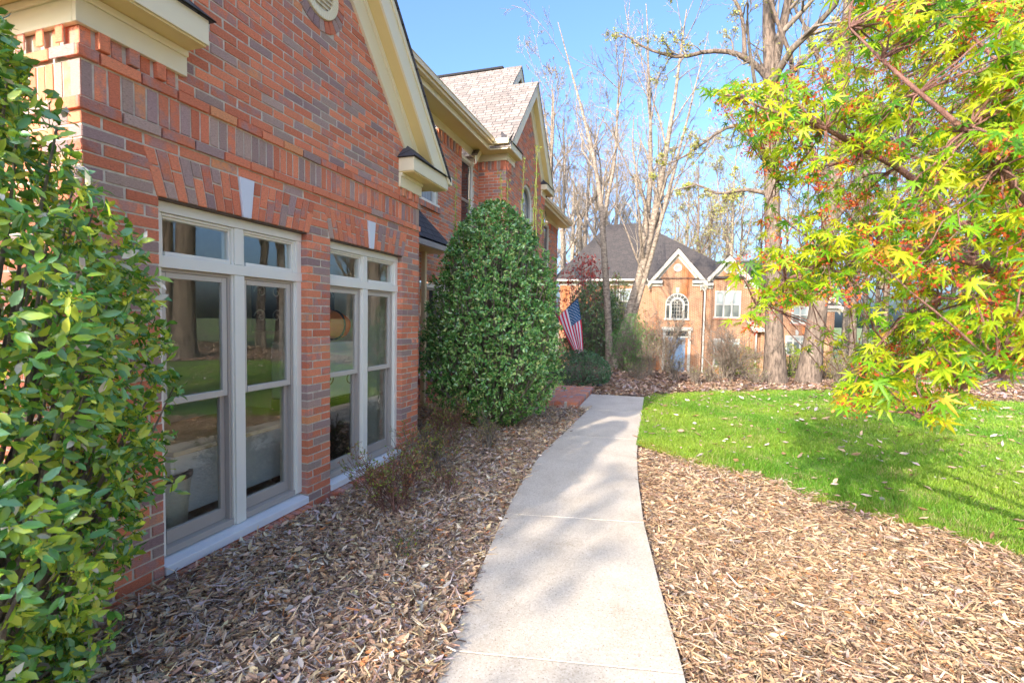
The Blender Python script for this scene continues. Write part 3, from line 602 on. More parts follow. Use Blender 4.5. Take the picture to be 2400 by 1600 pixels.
class Scat:
    def __init__(s): s.V = []; s.F = []; s.C = []; s.n = 0
    def add(s, tpl, pos, B, size, col, wid=1.0):
        tv, tf = tpl; n = len(pos); sc = np.broadcast_to(np.asarray(size, float), (n,))
        t = tv[None]*sc[:, None, None]*np.stack([np.ones(n), np.broadcast_to(np.asarray(wid, float), (n,)), np.ones(n)], 1)[:, None]
        V = np.einsum('nij,nkj->nki', B, t)+pos[:, None]
        s.V.append(V.reshape(-1, 3)); s.F.append((tf[None]+(np.arange(n)*len(tv))[:, None, None]).reshape(-1, 3)+s.n); s.n += n*len(tv)
        s.C.append(np.repeat(col, len(tv), 0)); return s
    def build(s, name, mat, parent=None, loc=None, smooth=False): 
        return np_mesh(name, np.concatenate(s.V), np.concatenate(s.F), mat, np.concatenate(s.C), parent, smooth, loc=loc)
def pick(rng, n, pal, wts, jit=.18):
    pal = np.array(pal, float); w = np.array(wts, float); i = rng.choice(len(pal), n, p=w/w.sum()); return pal[i]*rng.uniform(1-jit, 1+jit, (n, 1))*rng.uniform(1-jit*.3, 1+jit*.3, (n, 3))
def randdir(rng, n): return unit(rng.normal(size=(n, 3)))
def tubes(P, R, sides):
    N, K, _ = P.shape; T = np.empty_like(P); T[:, 1:-1] = P[:, 2:]-P[:, :-2]; T[:, 0] = P[:, 1]-P[:, 0]; T[:, -1] = P[:, -1]-P[:, -2]; T = unit(T)
    av = unit(P[:, -1]-P[:, 0]); ref = np.eye(3)[np.argmin(np.abs(av), 1)]
    u = unit(np.cross(T, ref[:, None])); v = np.cross(T, u); a = np.arange(sides)*2*math.pi/sides
    V = P[:, :, None]+R[:, :, None, None]*(np.cos(a)[None, None, :, None]*u[:, :, None]+np.sin(a)[None, None, :, None]*v[:, :, None])
    i = (np.arange(N)*K*sides)[:, None, None]; j = (np.arange(K-1)*sides)[None, :, None]; k = np.arange(sides)[None, None]; k2 = (k+1) % sides
    F = np.stack([i+j+k, i+j+k2, i+j+sides+k2, i+j+sides+k], -1).reshape(-1, 4); return V.reshape(-1, 3), F
class Tubes:
    def __init__(s): s.V = []; s.F = []; s.n = 0
    def add(s, P, R, sides=5):
        V, F = tubes(P, R, sides); s.V.append(V); s.F.append(F+s.n); s.n += len(V)
    def build(s, name, mat, parent=None, loc=None, smooth=True): return np_mesh(name, np.concatenate(s.V), np.concatenate(s.F), mat, None, parent, smooth, loc=loc)
def resample(pts, K):
    p = np.array(pts, float); d = np.concatenate([[0], np.cumsum(np.linalg.norm(np.diff(p[:, :3], axis=0), axis=1))]); t = np.linspace(0, d[-1], K)
    q = np.stack([np.interp(t, d, p[:, i]) for i in range(p.shape[1])], 1)
    for _ in range(2): q[1:-1] = .25*q[:-2]+.5*q[1:-1]+.25*q[2:]
    return q
def grow(rng, P, R, n, t0, t1, ang, lenr, K, wander, up, rr=.55, tip=.25, rmin=.004, maxlen=1e9):
    N, Kp, _ = P.shape; L = np.linalg.norm(np.diff(P, axis=1), axis=2).sum(1)
    pi = np.repeat(np.arange(N), n); t = rng.uniform(t0, t1, N*n); f = t*(Kp-1); i0 = np.minimum(f.astype(int), Kp-2); w = (f-i0)[:, None]
    pos = P[pi, i0]*(1-w)+P[pi, i0+1]*w; tan = unit(P[pi, i0+1]-P[pi, i0]); r0 = (R[pi, i0]*(1-w[:, 0])+R[pi, i0+1]*w[:, 0])*rr*rng.uniform(.7, 1.1, N*n)
    pe = unit(np.cross(tan, randdir(rng, N*n))); a = np.radians(ang)*rng.uniform(.7, 1.25, N*n); d = tan*np.cos(a)[:, None]+pe*np.sin(a)[:, None]
    ln = np.minimum(L[pi]*lenr*(1-.55*t)*rng.uniform(.6, 1.3, N*n), maxlen); Q = np.empty((N*n, K, 3)); Q[:, 0] = pos; dd = d
    for k in range(1, K):
        dd = unit(dd+rng.normal(0, wander, dd.shape)+np.array([0, 0, up])); Q[:, k] = Q[:, k-1]+dd*(ln/(K-1))[:, None]
    RR = np.maximum(r0[:, None]*np.linspace(1, tip, K)[None], rmin); return Q, RR
def tree(name, label, cat, loc, stems, levels, seed, mats=('bark', 'twig'), buds=None, group=None, sides=9, trunk_lv=1, kind=None, rmin=.006):
    """stems: list of [(x,y,z,r)...] in world space; levels: tuples for grow()"""
    rng = np.random.default_rng(seed); root = empty(name, label, cat, group, loc)
    tb = Tubes(); cur = []
    P = np.stack([resample(s, 14) for s in stems]); P0, R0 = P[:, :, :3]+rng.normal(0, .015, P[:, :, :3].shape)*np.linspace(0, 1, 14)[None, :, None], P[:, :, 3]
    R0 = R0.copy(); R0[:, 0] *= 1.35; R0[:, 1] *= 1.08
    tb.add(P0, R0, sides); lev = [(P0, R0)]; br = Tubes(); src = [(P0, R0)]
    for i, lv in enumerate(levels):
        Q, RR = grow(rng, *lev[-1], *lv, rmin=rmin*(1.6 if i == 0 else 1))
        (tb if i < trunk_lv else br).add(Q, RR, 6 if i == 0 else (4 if i == 1 else 3)); lev.append((Q, RR))
    tb.build('trunk', M[mats[0]], root, loc)
    if br.V: br.build('branches', M[mats[1]], root, loc)
    if buds:
        nb, sz, pal, wts, mat, tpl, per = buds; Q = lev[-1][0]; idx = rng.integers(0, len(Q), nb); k = rng.integers(max(1, Q.shape[1]-3), Q.shape[1], nb)
        c = Q[idx, k]; pos = np.repeat(c, per, 0)+rng.normal(0, sz*.5, (nb*per, 3)); d = randdir(rng, nb*per)
        s_ = Scat(); s_.add(tpl, pos, basis(d, randdir(rng, nb*per)), sz*rng.uniform(.6, 1.2, nb*per), pick(rng, nb*per, pal, wts)); s_.build('leaf_buds', M[mat], root, loc)
    return root
def copy_thing(o, loc, rz=0, sc=1, label=None):
    c = o.copy(); COL.objects.link(c); c.location = loc; c.rotation_euler = (0, 0, rz); c.scale = (sc, sc, sc)
    if label: c['label'] = label
    for ch in o.children:
        d = ch.copy(); COL.objects.link(d); d.parent = c
    return c
def prof(profile, z): p = np.array(profile); return np.interp(z, p[:, 0], p[:, 1])
def leafy(name, label, cat, c, profile, n, size, pal, wts, seed, mat='gloss_leaf', tpl=T_EL, depth=.35, lump=.12, stems=None, droop=.0, clip=None, group=None, outw=.7, bark_='twig', wid=1.0, extra=None, ry=1.0, holes=0):
    """a leafy bush: leaves through the outer shell of a lumpy body of revolution, on real twigs"""
    rng = np.random.default_rng(seed); root = empty(name, label, cat, group, (c[0], c[1], float(hgt(*c)) if len(c) < 3 else c[2])); L0 = np.array(root.location)
    z0, z1 = profile[0][0], profile[-1][0]; zz = np.linspace(z0, z1, 200); ww = prof(profile, zz)+.05; cdf = np.cumsum(ww); z = np.interp(rng.random(n)*cdf[-1], cdf, zz)
    th = rng.uniform(0, 2*math.pi, n); ph = rng.uniform(0, 6, 8)
    lum = 1+lump*(np.sin(3*th+ph[0]+z*2.3)*.5+np.sin(5*th+ph[1]-z*3.7)*.5+np.sin(9*th+z*7+ph[2])*.45+np.sin(13*th-z*11+ph[3])*.3)
    r = prof(profile, z)*lum*(1-depth*rng.random(n)**1.8)*1.0
    if holes: hh = np.sin(th*7+z*5+ph[4])*np.sin(z*9-th*4+ph[5])+.6*np.sin(th*17+ph[6])*np.sin(z*19+ph[7]); r = r*(1-holes*smooth(.25, .7, hh))*(1+.09*(rng.random(n) < .05))
    out = np.stack([np.cos(th), np.sin(th)*ry, np.zeros(n)], 1); slope = -np.gradient(ww, zz); sl = np.interp(z, zz, slope); nrm = unit(np.stack([np.cos(th), np.sin(th), sl], 1))
    pos = L0+out*r[:, None]; pos[:, 2] = L0[2]+z
    # leaves gather in whorls round twig tips
    per = 5; k = n//per; cen = pos[:k]; nn = nrm[:k]; pos = np.repeat(cen, per, 0)+rng.normal(0, size*.22, (k*per, 3)); nn2 = np.repeat(unit(nn+rng.normal(0, .35, nn.shape)), per, 0)
    tw = randdir(rng, k*per); side = unit(np.cross(nn2, tw)); d = unit(nn2*outw+side*rng.uniform(.5, 1.3, (k*per, 1))+np.array([0, 0, -droop])); up_ = unit(nn2+rng.normal(0, .35, nn2.shape)+np.array([0, 0, .25]))
    col = pick(rng, k*per, pal, wts); sz = size*rng.uniform(.6, 1.2, k*per)
    keep = np.ones(k*per, bool) if clip is None else clip(pos)
    s_ = Scat(); s_.add(tpl, pos[keep], basis(d[keep], up_[keep]), sz[keep], col[keep], wid)
    s_.build('leaves', M[mat], root, tuple(L0))
    ns = stems or 60; tip = cen[rng.integers(0, k, ns*6)]; tb = Tubes(); a = np.linspace(0, 1, 6)[None, :, None]; bs_ = np.array([L0[0], L0[1], L0[2]-.05])+rng.normal(0, .06, (len(tip), 3))*np.array([1, 1, 0])
    midp = bs_*.35+tip*.65; midp[:, 2] = bs_[:, 2]+(tip[:, 2]-bs_[:, 2])*.5; Q = (1-a)**2*bs_[:, None]+2*a*(1-a)*midp[:, None]+a**2*tip[:, None]; Q[:, 1:-1] += rng.normal(0, .012, Q[:, 1:-1].shape)
    if clip is not None: Q = Q[clip(tip)]
    RR = np.linspace(1, .2, 6)[None]*rng.uniform(.006, .014, (len(Q), 1))*max(1, (z1-z0)/1.6); tb.add(Q, RR, 4); tb.build('stems', M[bark_], root, tuple(L0))
    if extra: extra(root, rng, cen, nn, L0)
    return root
def bare(name, label, cat, c, h, spread, n, seed, levels, mats='twig', buds=None, r=.012, rmin=.003, group=None):
    rng = np.random.default_rng(seed); z = float(hgt(*c)); a = rng.uniform(0, 6.28, n); t = rng.uniform(.1, 1, n)*spread; root = empty(name, label, cat, group, (c[0], c[1], z)); L0 = (c[0], c[1], z)
    base_ = np.stack([c[0]+rng.normal(0, .06, n), c[1]+rng.normal(0, .06, n), np.full(n, z-.03)], 1); tip = base_+np.stack([np.cos(a)*t, np.sin(a)*t, h*rng.uniform(.6, 1, n)], 1)
    u = np.linspace(0, 1, 7)[None, :, None]; mid = base_*.5+tip*.5+np.stack([np.cos(a)*t*-.12, np.sin(a)*t*-.12, np.full(n, h*.12)], 1); Q = (1-u)**2*base_[:, None]+2*u*(1-u)*mid[:, None]+u**2*tip[:, None]
    Q[:, 1:] += rng.normal(0, .02*h, Q[:, 1:].shape); RR = np.linspace(1, .35, 7)[None]*rng.uniform(.6, 1.2, (n, 1))*r; tb = Tubes(); tb.add(Q, RR, 5); lv = (Q, RR); last = lv
    for l in levels: last = grow(rng, *last, *l, rmin=rmin); tb.add(*last, 3)
    tb.build('stems', M[mats], root, L0)
    if buds:
        nb, sz, pal, wts, mat, tpl = buds; Qs = last[0]; i = rng.integers(0, len(Qs), nb); k = rng.integers(1, Qs.shape[1], nb); pos = Qs[i, k]+rng.normal(0, sz*.3, (nb, 3))
        s_ = Scat(); s_.add(tpl, pos, basis(unit(randdir(rng, nb)+np.array([0, 0, .6])), randdir(rng, nb)), sz*rng.uniform(.5, 1.3, nb), pick(rng, nb, pal, wts)); s_.build('leaves', M[mat], root, L0)
    return root

# ------------------------------------------------------------ grass, leaf litter, mulch
def area_pts(rng, n, x0, x1, y0, y1, ok, dens=None):
    out = []; tot = 0
    while tot < n:
        x = rng.uniform(x0, x1, n); y = rng.uniform(y0, y1, n); k = ok(x, y)
        if dens is not None: k &= rng.random(n) < dens(x, y)
        out.append(np.stack([x[k], y[k]], 1)); tot += k.sum()
    return np.concatenate(out)[:n]
on_path = lambda x, y: (x > np.interp(y, pl[:, 1], pl[:, 0])) & (x < np.interp(y, pr_[:, 1], pr_[:, 0])) & (y < 10.85)
on_step = lambda x, y: ((x > -3.9) & (x < -1.5) & (y > 9.1) & (y < 11.46)) | ((x > -1.52) & (x < -.3) & (y > 9.1) & (y < 10.86))
in_house = lambda x, y: ((x < -2.80) & (y > 1.68) & (y < 5.32)) | ((x < X1+.02) & (y > 5)) | ((x < X2+.02) & (y > 10.5) & (y < 14.4))
g = np.random.default_rng(11)
grow_out = np.array(lawn_edge); lc = grow_out.mean(0)
edge_noise = lambda x, y: .10*np.sin(x*7+y*3)+.08*np.sin(x*17-y*11)+.07*np.sin(x*31+y*23)+.05*np.sin(x*71-y*53)
def lawn_ok(x, y): return inside(lawn_edge, x+edge_noise(x, y)*.6, y+edge_noise(y, x))&~on_path(x+.0, y)
P = area_pts(g, 330000, -.32, 9, 3.4, 14.1, lawn_ok, lambda x, y: np.clip(1.15-.085*np.hypot(x, y), .16, 1)*(x < 7.8+.0*y))
n = len(P); z = lawn_z(P[:, 0], P[:, 1]); h = g.uniform(.02, .062, n)*(1+.45*np.sin(P[:, 0]*3.1+P[:, 1]*1.3)*np.sin(P[:, 1]*2.7)+.3*np.sin(P[:, 0]*13)*np.sin(P[:, 1]*11+P[:, 0]*4)); dist = np.hypot(P[:, 0], P[:, 1]); wd = .0022+.00045*dist
a = g.uniform(0, 6.28, n); lean = g.normal(0, .45, (n, 2)); bx = np.stack([np.cos(a), np.sin(a), np.zeros(n)], 1)*wd[:, None]; b0 = np.stack([P[:, 0], P[:, 1], z-.004], 1)
tipv = b0+np.stack([lean[:, 0]*h, lean[:, 1]*h, h], 1)
V = np.stack([b0-bx, b0+bx, tipv], 1).reshape(-1, 3); F = np.arange(3*n).reshape(-1, 3)
patch = np.clip(.5+.5*np.sin(P[:, 0]*1.7+np.sin(P[:, 1]*1.3)*2)*np.sin(P[:, 1]*1.1+1)+g.normal(0, .25, n), 0, 1)[:, None]
gc = (np.array([.12, .30, .02])*(1-patch)+np.array([.33, .45, .05])*patch)*g.uniform(.7, 1.25, (n, 1)); dry = g.random(n) < .05+.22*(np.sin(P[:, 0]*5.1+2*np.sin(P[:, 1]*3.7))*np.sin(P[:, 1]*4.3+P[:, 0]) > .55); gc[dry] = np.array([.42, .36, .16])
edge = smooth(.0, .35, -(P[:, 1]-np.interp(P[:, 0], *zip(*[(p[0], p[1]) for p in lawn_edge[:14]])))+.35)*(P[:, 1] < 7.2); mossy = g.random(n) < edge*.7; gc[mossy] = np.array([.30, .27, .04])*g.uniform(.7, 1.2, (mossy.sum(), 1))
tag(np_mesh('grass', V, F, M['grass'], np.repeat(gc, 3, 0)), kind='stuff')

LIT = [(.68, .48, .29), (.55, .36, .22), (.38, .24, .15), (.58, .47, .41), (.80, .66, .52), (.66, .28, .11), (.16, .10, .07), (.84, .66, .38)]
def litter(name, pts, zf, size, pal, wts, chips, seed, hi=.035, tilt=.5, leafsc=1.0):
    r = np.random.default_rng(seed); n = len(pts); s_ = Scat(); ch = r.random(n) < chips
    for sel, tpl in ((ch, T_CHIP), (~ch, T_CURL)):
        q = pts[sel]; m_ = len(q); z = zf(q[:, 0], q[:, 1])+r.uniform(0, hi, m_); a = r.uniform(0, 6.28, m_)
        d = np.stack([np.cos(a), np.sin(a), r.normal(0, .22*tilt*2, m_)], 1); nm = np.stack([r.normal(0, tilt, m_), r.normal(0, tilt, m_), np.ones(m_)], 1)
        dist = np.hypot(q[:, 0], q[:, 1]); sz = size*r.uniform(.45, 1.25, m_)*(1+.05*np.maximum(dist-3, 0))
        if tpl is T_CHIP: sz = sz*r.uniform(.5, 1.5, m_); wd = r.uniform(.5, 1.6, m_)
        else: sz = sz*leafsc; wd = r.uniform(.6, 1.2, m_)
        s_.add(tpl, np.stack([q[:, 0], q[:, 1], z], 1), basis(d, unit(nm)), sz, pick(r, m_, pal, wts, .25), wd)
    return tag(s_.build(name, M['litter']), kind='stuff')
okL = lambda x, y: ~on_path(x, y) & ~on_step(x, y) & ~in_house(x, y) & (x < -.5)
bedz = lambda x, y: -.045+.03*np.sin(x*3+1)*np.sin(y*2.1)+.05*smooth(.9, 1.5, np.abs(x+1.1-.0))
P = area_pts(g, 95000, -4.2, -.8, .7, 12.5, okL, lambda x, y: np.clip(1.3-.12*np.hypot(x, y), .15, 1))
litter('leaf_litter', P, bedz, .046, LIT, [5, 4, 3, 4, 2.4, .5, 2, 1.0], .62, 21, hi=.055, tilt=.6)
def okR(x, y): return ~on_path(x-.015, y) & ~inside(lawn_edge, x+edge_noise(x, y)*.5, y-.08+edge_noise(y, x)) & (x > -.3)
WOOD = [(.60, .41, .25), (.50, .32, .18), (.68, .51, .35), (.33, .20, .12), (.42, .32, .26), (.58, .24, .08), (.13, .08, .05)]
P = area_pts(g, 150000, -.3, 6.5, .9, 6.8, okR, lambda x, y: np.clip(1.25-.16*np.hypot(x, y), .15, 1))
rz = lambda x, y: -.05+.02*np.sin(x*4)*np.sin(y*3)+.05*smooth(0, .5, x-np.interp(y, pr_[:, 1], pr_[:, 0]))
litter('wood_mulch', P, rz, .042, WOOD, [5, 5, 3.5, 3.5, 2, .25, 2], .80, 22, hi=.05, tilt=.5)
def okF(x, y): return ~on_path(x, y) & ~on_step(x, y) & ~in_house(x, y) & ~inside(lawn_edge, x, y+.1)
P = area_pts(g, 42000, -4, 24, 10.5, 24, okF, lambda x, y: np.clip(2.2-.11*np.hypot(x*.7, y), .12, 1))
litter('leaf_litter', P, lambda x, y: hgt(x, y)+.02, .075, [(.40, .26, .17), (.30, .18, .11), (.48, .34, .25), (.20, .12, .08), (.36, .28, .26)], [4, 4, 3, 2, 2], .2, 23, hi=.07)
# fallen leaves on the grass and the odd one on the path
P = area_pts(g, 700, -.3, 7, 4.6, 13.5, lambda x, y: inside(lawn_edge, x, y)); litter('fallen_leaves', P, lambda x, y: lawn_z(x, y)+.035, .065, [(.48, .33, .22), (.55, .45, .38), (.36, .20, .10)], [3, 2, 1], .0, 24, hi=.02)

# ------------------------------------------------------------ evergreen beside the camera
GR = [(.09, .23, .03), (.15, .35, .06), (.22, .42, .17), (.38, .52, .05), (.58, .64, .07), (.70, .62, .50)]
def flowers(root, rng, cen, nn, L0):
    k = rng.integers(0, len(cen), 520); per = 26; c = cen[k]-nn[k]*.015; c = c[lclip(c)]; pos = np.repeat(c, per, 0)+rng.normal(0, .016, (len(c)*per, 3)); n_ = len(pos)
    s_ = Scat(); s_.add(T_Q, pos, basis(randdir(rng, n_), randdir(rng, n_)), .012*rng.uniform(.6, 1.2, n_), pick(rng, n_, [(.62, .60, .07), (.48, .52, .06)], [2, 1]), 1.6); s_.build('flower_clusters', M['leaf'], root, tuple(L0))
lclip = lambda p: ~((p[:, 1] > 1.66) & (p[:, 0] < -2.83)) & (np.hypot(p[:, 0], p[:, 1]) > .9)
leafy('evergreen_shrub', 'tall leafy evergreen shrub with clusters of tiny yellow flowers against the near house corner', 'shrub', (-2.72, 1.02, -.05),
      [(.0, .40), (.3, .54), (.8, .76), (1.3, .75), (1.75, .75), (2.0, .68), (2.25, .52), (2.6, .38), (3.0, .24), (3.3, .08)], 30000, .060, GR, [3, 5, 3, 5, 3.5, .5], 31, depth=.38, lump=.12, stems=40, droop=.15, clip=lclip, extra=flowers, wid=.95)
# big holly in front of the entry
def suckers(root, rng, cen, nn, L0):
    tb = Tubes(); xs_ = np.array([-.55, -.44, -.30, .12, .20, .42, .62, .68, -.1, .85]); hs = np.array([.98, .55, .42, .82, .75, 1.12, 1.25, 1.28, .35, .3]); n_ = len(xs_)
    b_ = L0+np.stack([xs_, rng.normal(-.1, .2, n_), np.full(n_, 3.1)], 1); b_[:, 2] += -.25*np.abs(xs_); t = np.linspace(0, 1, 8)[None, :, None]; Q = b_[:, None]+t*(np.stack([rng.normal(0, .03, n_), rng.normal(0, .03, n_), hs], 1))[:, None]; Q[:, 1:] += rng.normal(0, .006, Q[:, 1:].shape)
    tb.add(Q, np.linspace(.010, .004, 8)[None]*np.ones((n_, 1)), 5); o_ = tb.build('new_shoots', M['shoot'], root, tuple(L0))
    k = rng.integers(0, n_, 900); j = rng.integers(1, 8, 900); pos = Q[k, j]+rng.normal(0, .02, (900, 3)); s_ = Scat(); s_.add(T_Q, pos, basis(unit(randdir(rng, 900)+np.array([0, 0, .7])), randdir(rng, 900)), .035*rng.uniform(.5, 1.2, 900), pick(rng, 900, [(.34, .42, .06), (.46, .46, .08)], [2, 1])); s_.build('shoot_leaves', M['leaf'], root, tuple(L0))
M['shoot'] = plain('yellow_green_shoot', (.50, .50, .10))
HG = [(.06, .18, .035), (.12, .30, .07), (.19, .39, .10), (.30, .48, .13), (.46, .54, .18)]
leafy('holly_bush', 'big rounded dark green holly bush with tall thin shoots on top beside the walkway', 'bush', (-2.52, 7.05),
      [(.10, .35), (.35, .72), (.7, .98), (1.0, 1.06), (1.5, 1.02), (2.0, .94), (2.55, .80), (3.05, .58), (3.35, .30), (3.5, .08)], 46000, .060, HG, [3, 5, 5, 4, 2.5], 32, depth=.34, lump=.12, holes=.16, stems=120, extra=suckers)
# mounded box and tall evergreen by the flag
leafy('boxwood_bush', 'low clipped dome of dense green boxwood at the end of the brick step', 'bush', (-2.0, 12.35), [(.0, .55), (.15, .70), (.4, .78), (.65, .66), (.82, .42), (.93, .1)], 15000, .034, [(.05, .14, .05), (.08, .19, .07), (.13, .25, .10)], [4, 4, 2], 33, mat='gloss_leaf', depth=.18, lump=.04, tpl=T_Q)
leafy('tall_evergreen', 'tall glossy evergreen hedge plant growing behind the hanging flag', 'shrub', (-2.75, 20.2), [(.0, .7), (.6, 1.0), (1.5, 1.15), (2.4, 1.05), (3.2, .85), (3.9, .3)], 16000, .085, [(.07, .15, .05), (.11, .20, .07), (.20, .27, .09), (.30, .33, .12)], [4, 4, 3, 1], 34, depth=.35, lump=.16)
leafy('red_maple', 'small dark red leafed maple showing over the evergreen beside the house end', 'tree', (-3.6, 23.0), [(1.2, .4), (2.6, 1.3), (3.6, 1.7), (4.6, 1.3), (5.6, .8), (6.2, .2)], 5200, .11, [(.42, .03, .035), (.55, .06, .05), (.26, .06, .05), (.45, .16, .08)], [4, 3, 2, 1], 35, mat='leaf', depth=.8, lump=.4, tpl=T_Q, stems=30)
leafy('pale_shrub', 'loose yellow green shrub behind the evergreen near the house end', 'shrub', (-2.0, 21.8), [(1.0, .3), (2.2, .9), (3.4, .95), (4.3, .5), (4.8, .1)], 5200, .08, [(.36, .38, .12), (.28, .32, .10), (.45, .42, .20)], [3, 3, 2], 36, mat='leaf', depth=.8, lump=.4, tpl=T_Q, stems=40)
leafy('nandina_bush', 'feathery bright green bush to the right of the boxwood dome', 'bush', (-.95, 16.0), [(.0, .35), (.4, .62), (1.0, .72), (1.5, .52), (1.95, .15)], 7500, .055, [(.06, .20, .05), (.12, .28, .06), (.20, .32, .08)], [4, 4, 2], 37, mat='leaf', depth=.6, lump=.3, wid=.55)
# mixed hedge plants beyond the lawn
for i, (x, y, r_, h_, pal, lab) in enumerate([(2.55, 18.6, .75, 1.25, (.20, .24, .04), 'yellow green clipped bush left of the first big trunk'), (4.15, 18.8, .62, 1.35, (.26, .32, .06), 'yellow green bush seen between the two big trunks'), (5.6, 19.2, .85, 1.2, (.22, .20, .04), 'olive and rust bush just right of the second big trunk'), (7.6, 21, 1.1, 1.3, (.20, .24, .05), 'olive bush under the tips of the green maple')]):
    p3 = np.array(pal); leafy('garden_bush', lab, 'bush', (x, y), [(.0, r_*.7), (h_*.3, r_), (h_*.7, r_*.95), (h_*.95, r_*.5), (h_, .1)], 6000, .05, [p3, p3*1.4, p3*[1.5, .9, .8], p3*.6], [3, 2, 1.5, 2], 40+i, mat='leaf', tpl=T_Q, depth=.45, lump=.14, group='clipped bushes beyond the lawn')
# bare multi-stemmed shrubs
BB = (420, .03, [(.30, .12, .08), (.36, .22, .10), (.22, .26, .06)], [3, 2, 1], 'leaf', T_Q)
bare('bare_shrub', 'wide domed leafless shrub of tangled grey brown twigs in front of the far house', 'shrub', (1.75, 14.9), 1.55, 1.35, 26, 51, [(6, .2, .9, 32, .55, 5, .22, .05), (6, .2, .95, 35, .55, 4, .25, .05), (3, .2, .95, 40, .6, 3, .3, .02)], buds=(2600, .03, [(.30, .13, .09), (.40, .25, .14)], [2, 1], 'leaf', T_Q), r=.020)
bare('bare_shrub', 'upright leafless brown shrub in front of the far front door', 'shrub', (.15, 16.3), 2.1, 1.1, 24, 52, [(6, .2, .9, 28, .5, 5, .22, .1), (5, .2, .95, 35, .5, 4, .25, .05), (3, .2, .9, 40, .6, 3, .3, .0)], buds=(1800, .03, [(.26, .13, .09), (.30, .28, .12)], [2, 1], 'leaf', T_Q), r=.016)
for i, (x, y, h_) in enumerate([(-.65, 13.9, .55), (-.35, 14.6, 1.2), (.35, 13.9, .8), (.85, 13.6, .6), (1.2, 14.0, .55), (2.45, 14.3, .5), (4.7, 15.4, .9), (5.6, 16.0, 1.0)]):
    bare('sapling_clump', ['low clump of dry brown stems right beside the boxwood dome', 'tall thin brown sapling stems beside the feathery green bush', 'dry saplings below the far front door', 'short straw coloured tuft between saplings and the domed shrub', 'low dry tuft at the foot of the domed leafless shrub', 'few low twigs left of the first big trunk', 'thin brush right of the second big trunk', 'thin tangled brush under the maple tips'][i], 'shrub', (x, y), h_, .35, 26, 60+i, [(4, .2, .9, 25, .5, 4, .2, .1), (3, .3, .9, 30, .5, 3, .2, .05)], buds=(260, .035, [(.32, .24, .12), (.25, .30, .08), (.34, .15, .09)], [3, 2, 1], 'leaf', T_Q), r=.007, group='dry brush beyond the lawn')
# azalea-like shrubs by the window
for i, (x, y, h_, sp_, nn_) in enumerate([(-2.12, 3.55, .62, .42, 30), (-2.35, 4.55, .62, .40, 26), (-2.6, 5.5, .70, .38, 26), (-2.1, 5.75, .50, .28, 14), (-1.95, 4.15, .30, .20, 10), (-1.72, 2.95, .18, .16, 14)]):
    bare('azalea_shrub', ['sparse twiggy shrub with yellow green leaf tips in front of the second window', 'sparse twiggy shrub with new leaves below the right brick pier', 'twiggy brown shrub at the house corner beside the holly', 'few bare twigs at the foot of the holly bush', 'small dry twiggy plant between the shrubs and the walkway', 'tiny dry tuft in the leaf litter near the walkway'][i], 'shrub', (x, y), h_, sp_, nn_, 80+i, [(5, .25, .9, 30, .5, 5, .22, .1), (4, .3, .95, 34, .5, 4, .25, .05)], mats='twig_red' if i % 2 == 0 else 'twig', buds=([2000, 1700, 1800, 500, 200, 160][i], .024, [(.30, .36, .05), (.38, .14, .07), (.34, .22, .12), (.18, .26, .05)], [3, 2, 3, 2], 'leaf', T_EL), r=.006, rmin=.0016, group='twiggy foundation shrubs')

# ------------------------------------------------------------ trees
def xat(v, y): return math.tan(math.atan((v-1176)/1101)+yaw)*y
YB = [(.50, .46, .09), (.38, .42, .08), (.58, .50, .16)]
LV = [(7, .25, .95, 42, .42, 8, .16, .10), (6, .2, .95, 38, .5, 7, .17, .06), (5, .2, .95, 36, .5, 6, .2, .04), (4, .2, .95, 36, .55, 4, .22, .03)]
# tall tree between lawn and far house, with its long left limbs
tree('tall_tree', 'tall grey barked tree with yellow buds, its trunk rising behind the maple', 'tree', (3.0, 14.88, -.08),
     [[(3.03, 14.88, -.1, .245), (2.93, 14.9, 1.5, .215), (2.82, 14.9, 4, .20), (2.62, 14.9, 7.5, .185), (2.55, 14.9, 8.9, .17), (2.45, 14.9, 10.2, .15), (2.35, 15, 13, .11), (2.3, 15, 16, .05)],
      [(2.60, 14.9, 8.2, .13), (2.75, 14.9, 9.3, .12), (2.95, 14.9, 10.4, .10), (3.2, 15, 12.5, .07), (3.3, 15.1, 15, .03)],
      [(2.55, 14.85, 8.3, .09), (2.1, 14.8, 8.85, .075), (1.4, 14.7, 9.2, .065), (.7, 14.6, 9.15, .055), (.2, 14.6, 9.0, .045), (-.6, 14.5, 9.3, .035), (-1.4, 14.4, 9.9, .02)],
      [(1.9, 14.8, 8.9, .055), (1.85, 14.7, 9.6, .05), (1.75, 14.6, 10.2, .045), (1.2, 14.5, 10.9, .035), (.2, 14.4, 11.2, .025), (-.8, 14.3, 11.3, .012)],
      [(2.62, 14.9, 6.2, .09), (2.2, 15.1, 7.0, .06), (1.8, 15.2, 7.4, .05), (1.1, 15.3, 7.0, .04), (.4, 15.4, 6.5, .03), (-.3, 15.4, 6.3, .015)],
      [(2.62, 14.9, 7.5, .08), (3.1, 14.8, 8.4, .06), (3.5, 14.7, 8.8, .05), (4.3, 14.6, 9.3, .035), (5.2, 14.6, 9.4, .015)],
      [(2.75, 14.9, 5.2, .07), (2.0, 14.8, 5.4, .05), (1.4, 14.8, 5.2, .04), (.8, 14.7, 5.6, .03), (.2, 14.7, 5.4, .012)]],
     [(9, .2, .97, 50, .30, 8, .24, .04), (6, .2, .95, 42, .5, 7, .27, .02), (5, .2, .95, 40, .55, 6, .3, .0), (3, .3, .95, 40, .5, 4, .3, .0)], 101, buds=(1900, .055, YB, [2, 2, 1], 'leaf', T_Q, 6), trunk_lv=0)
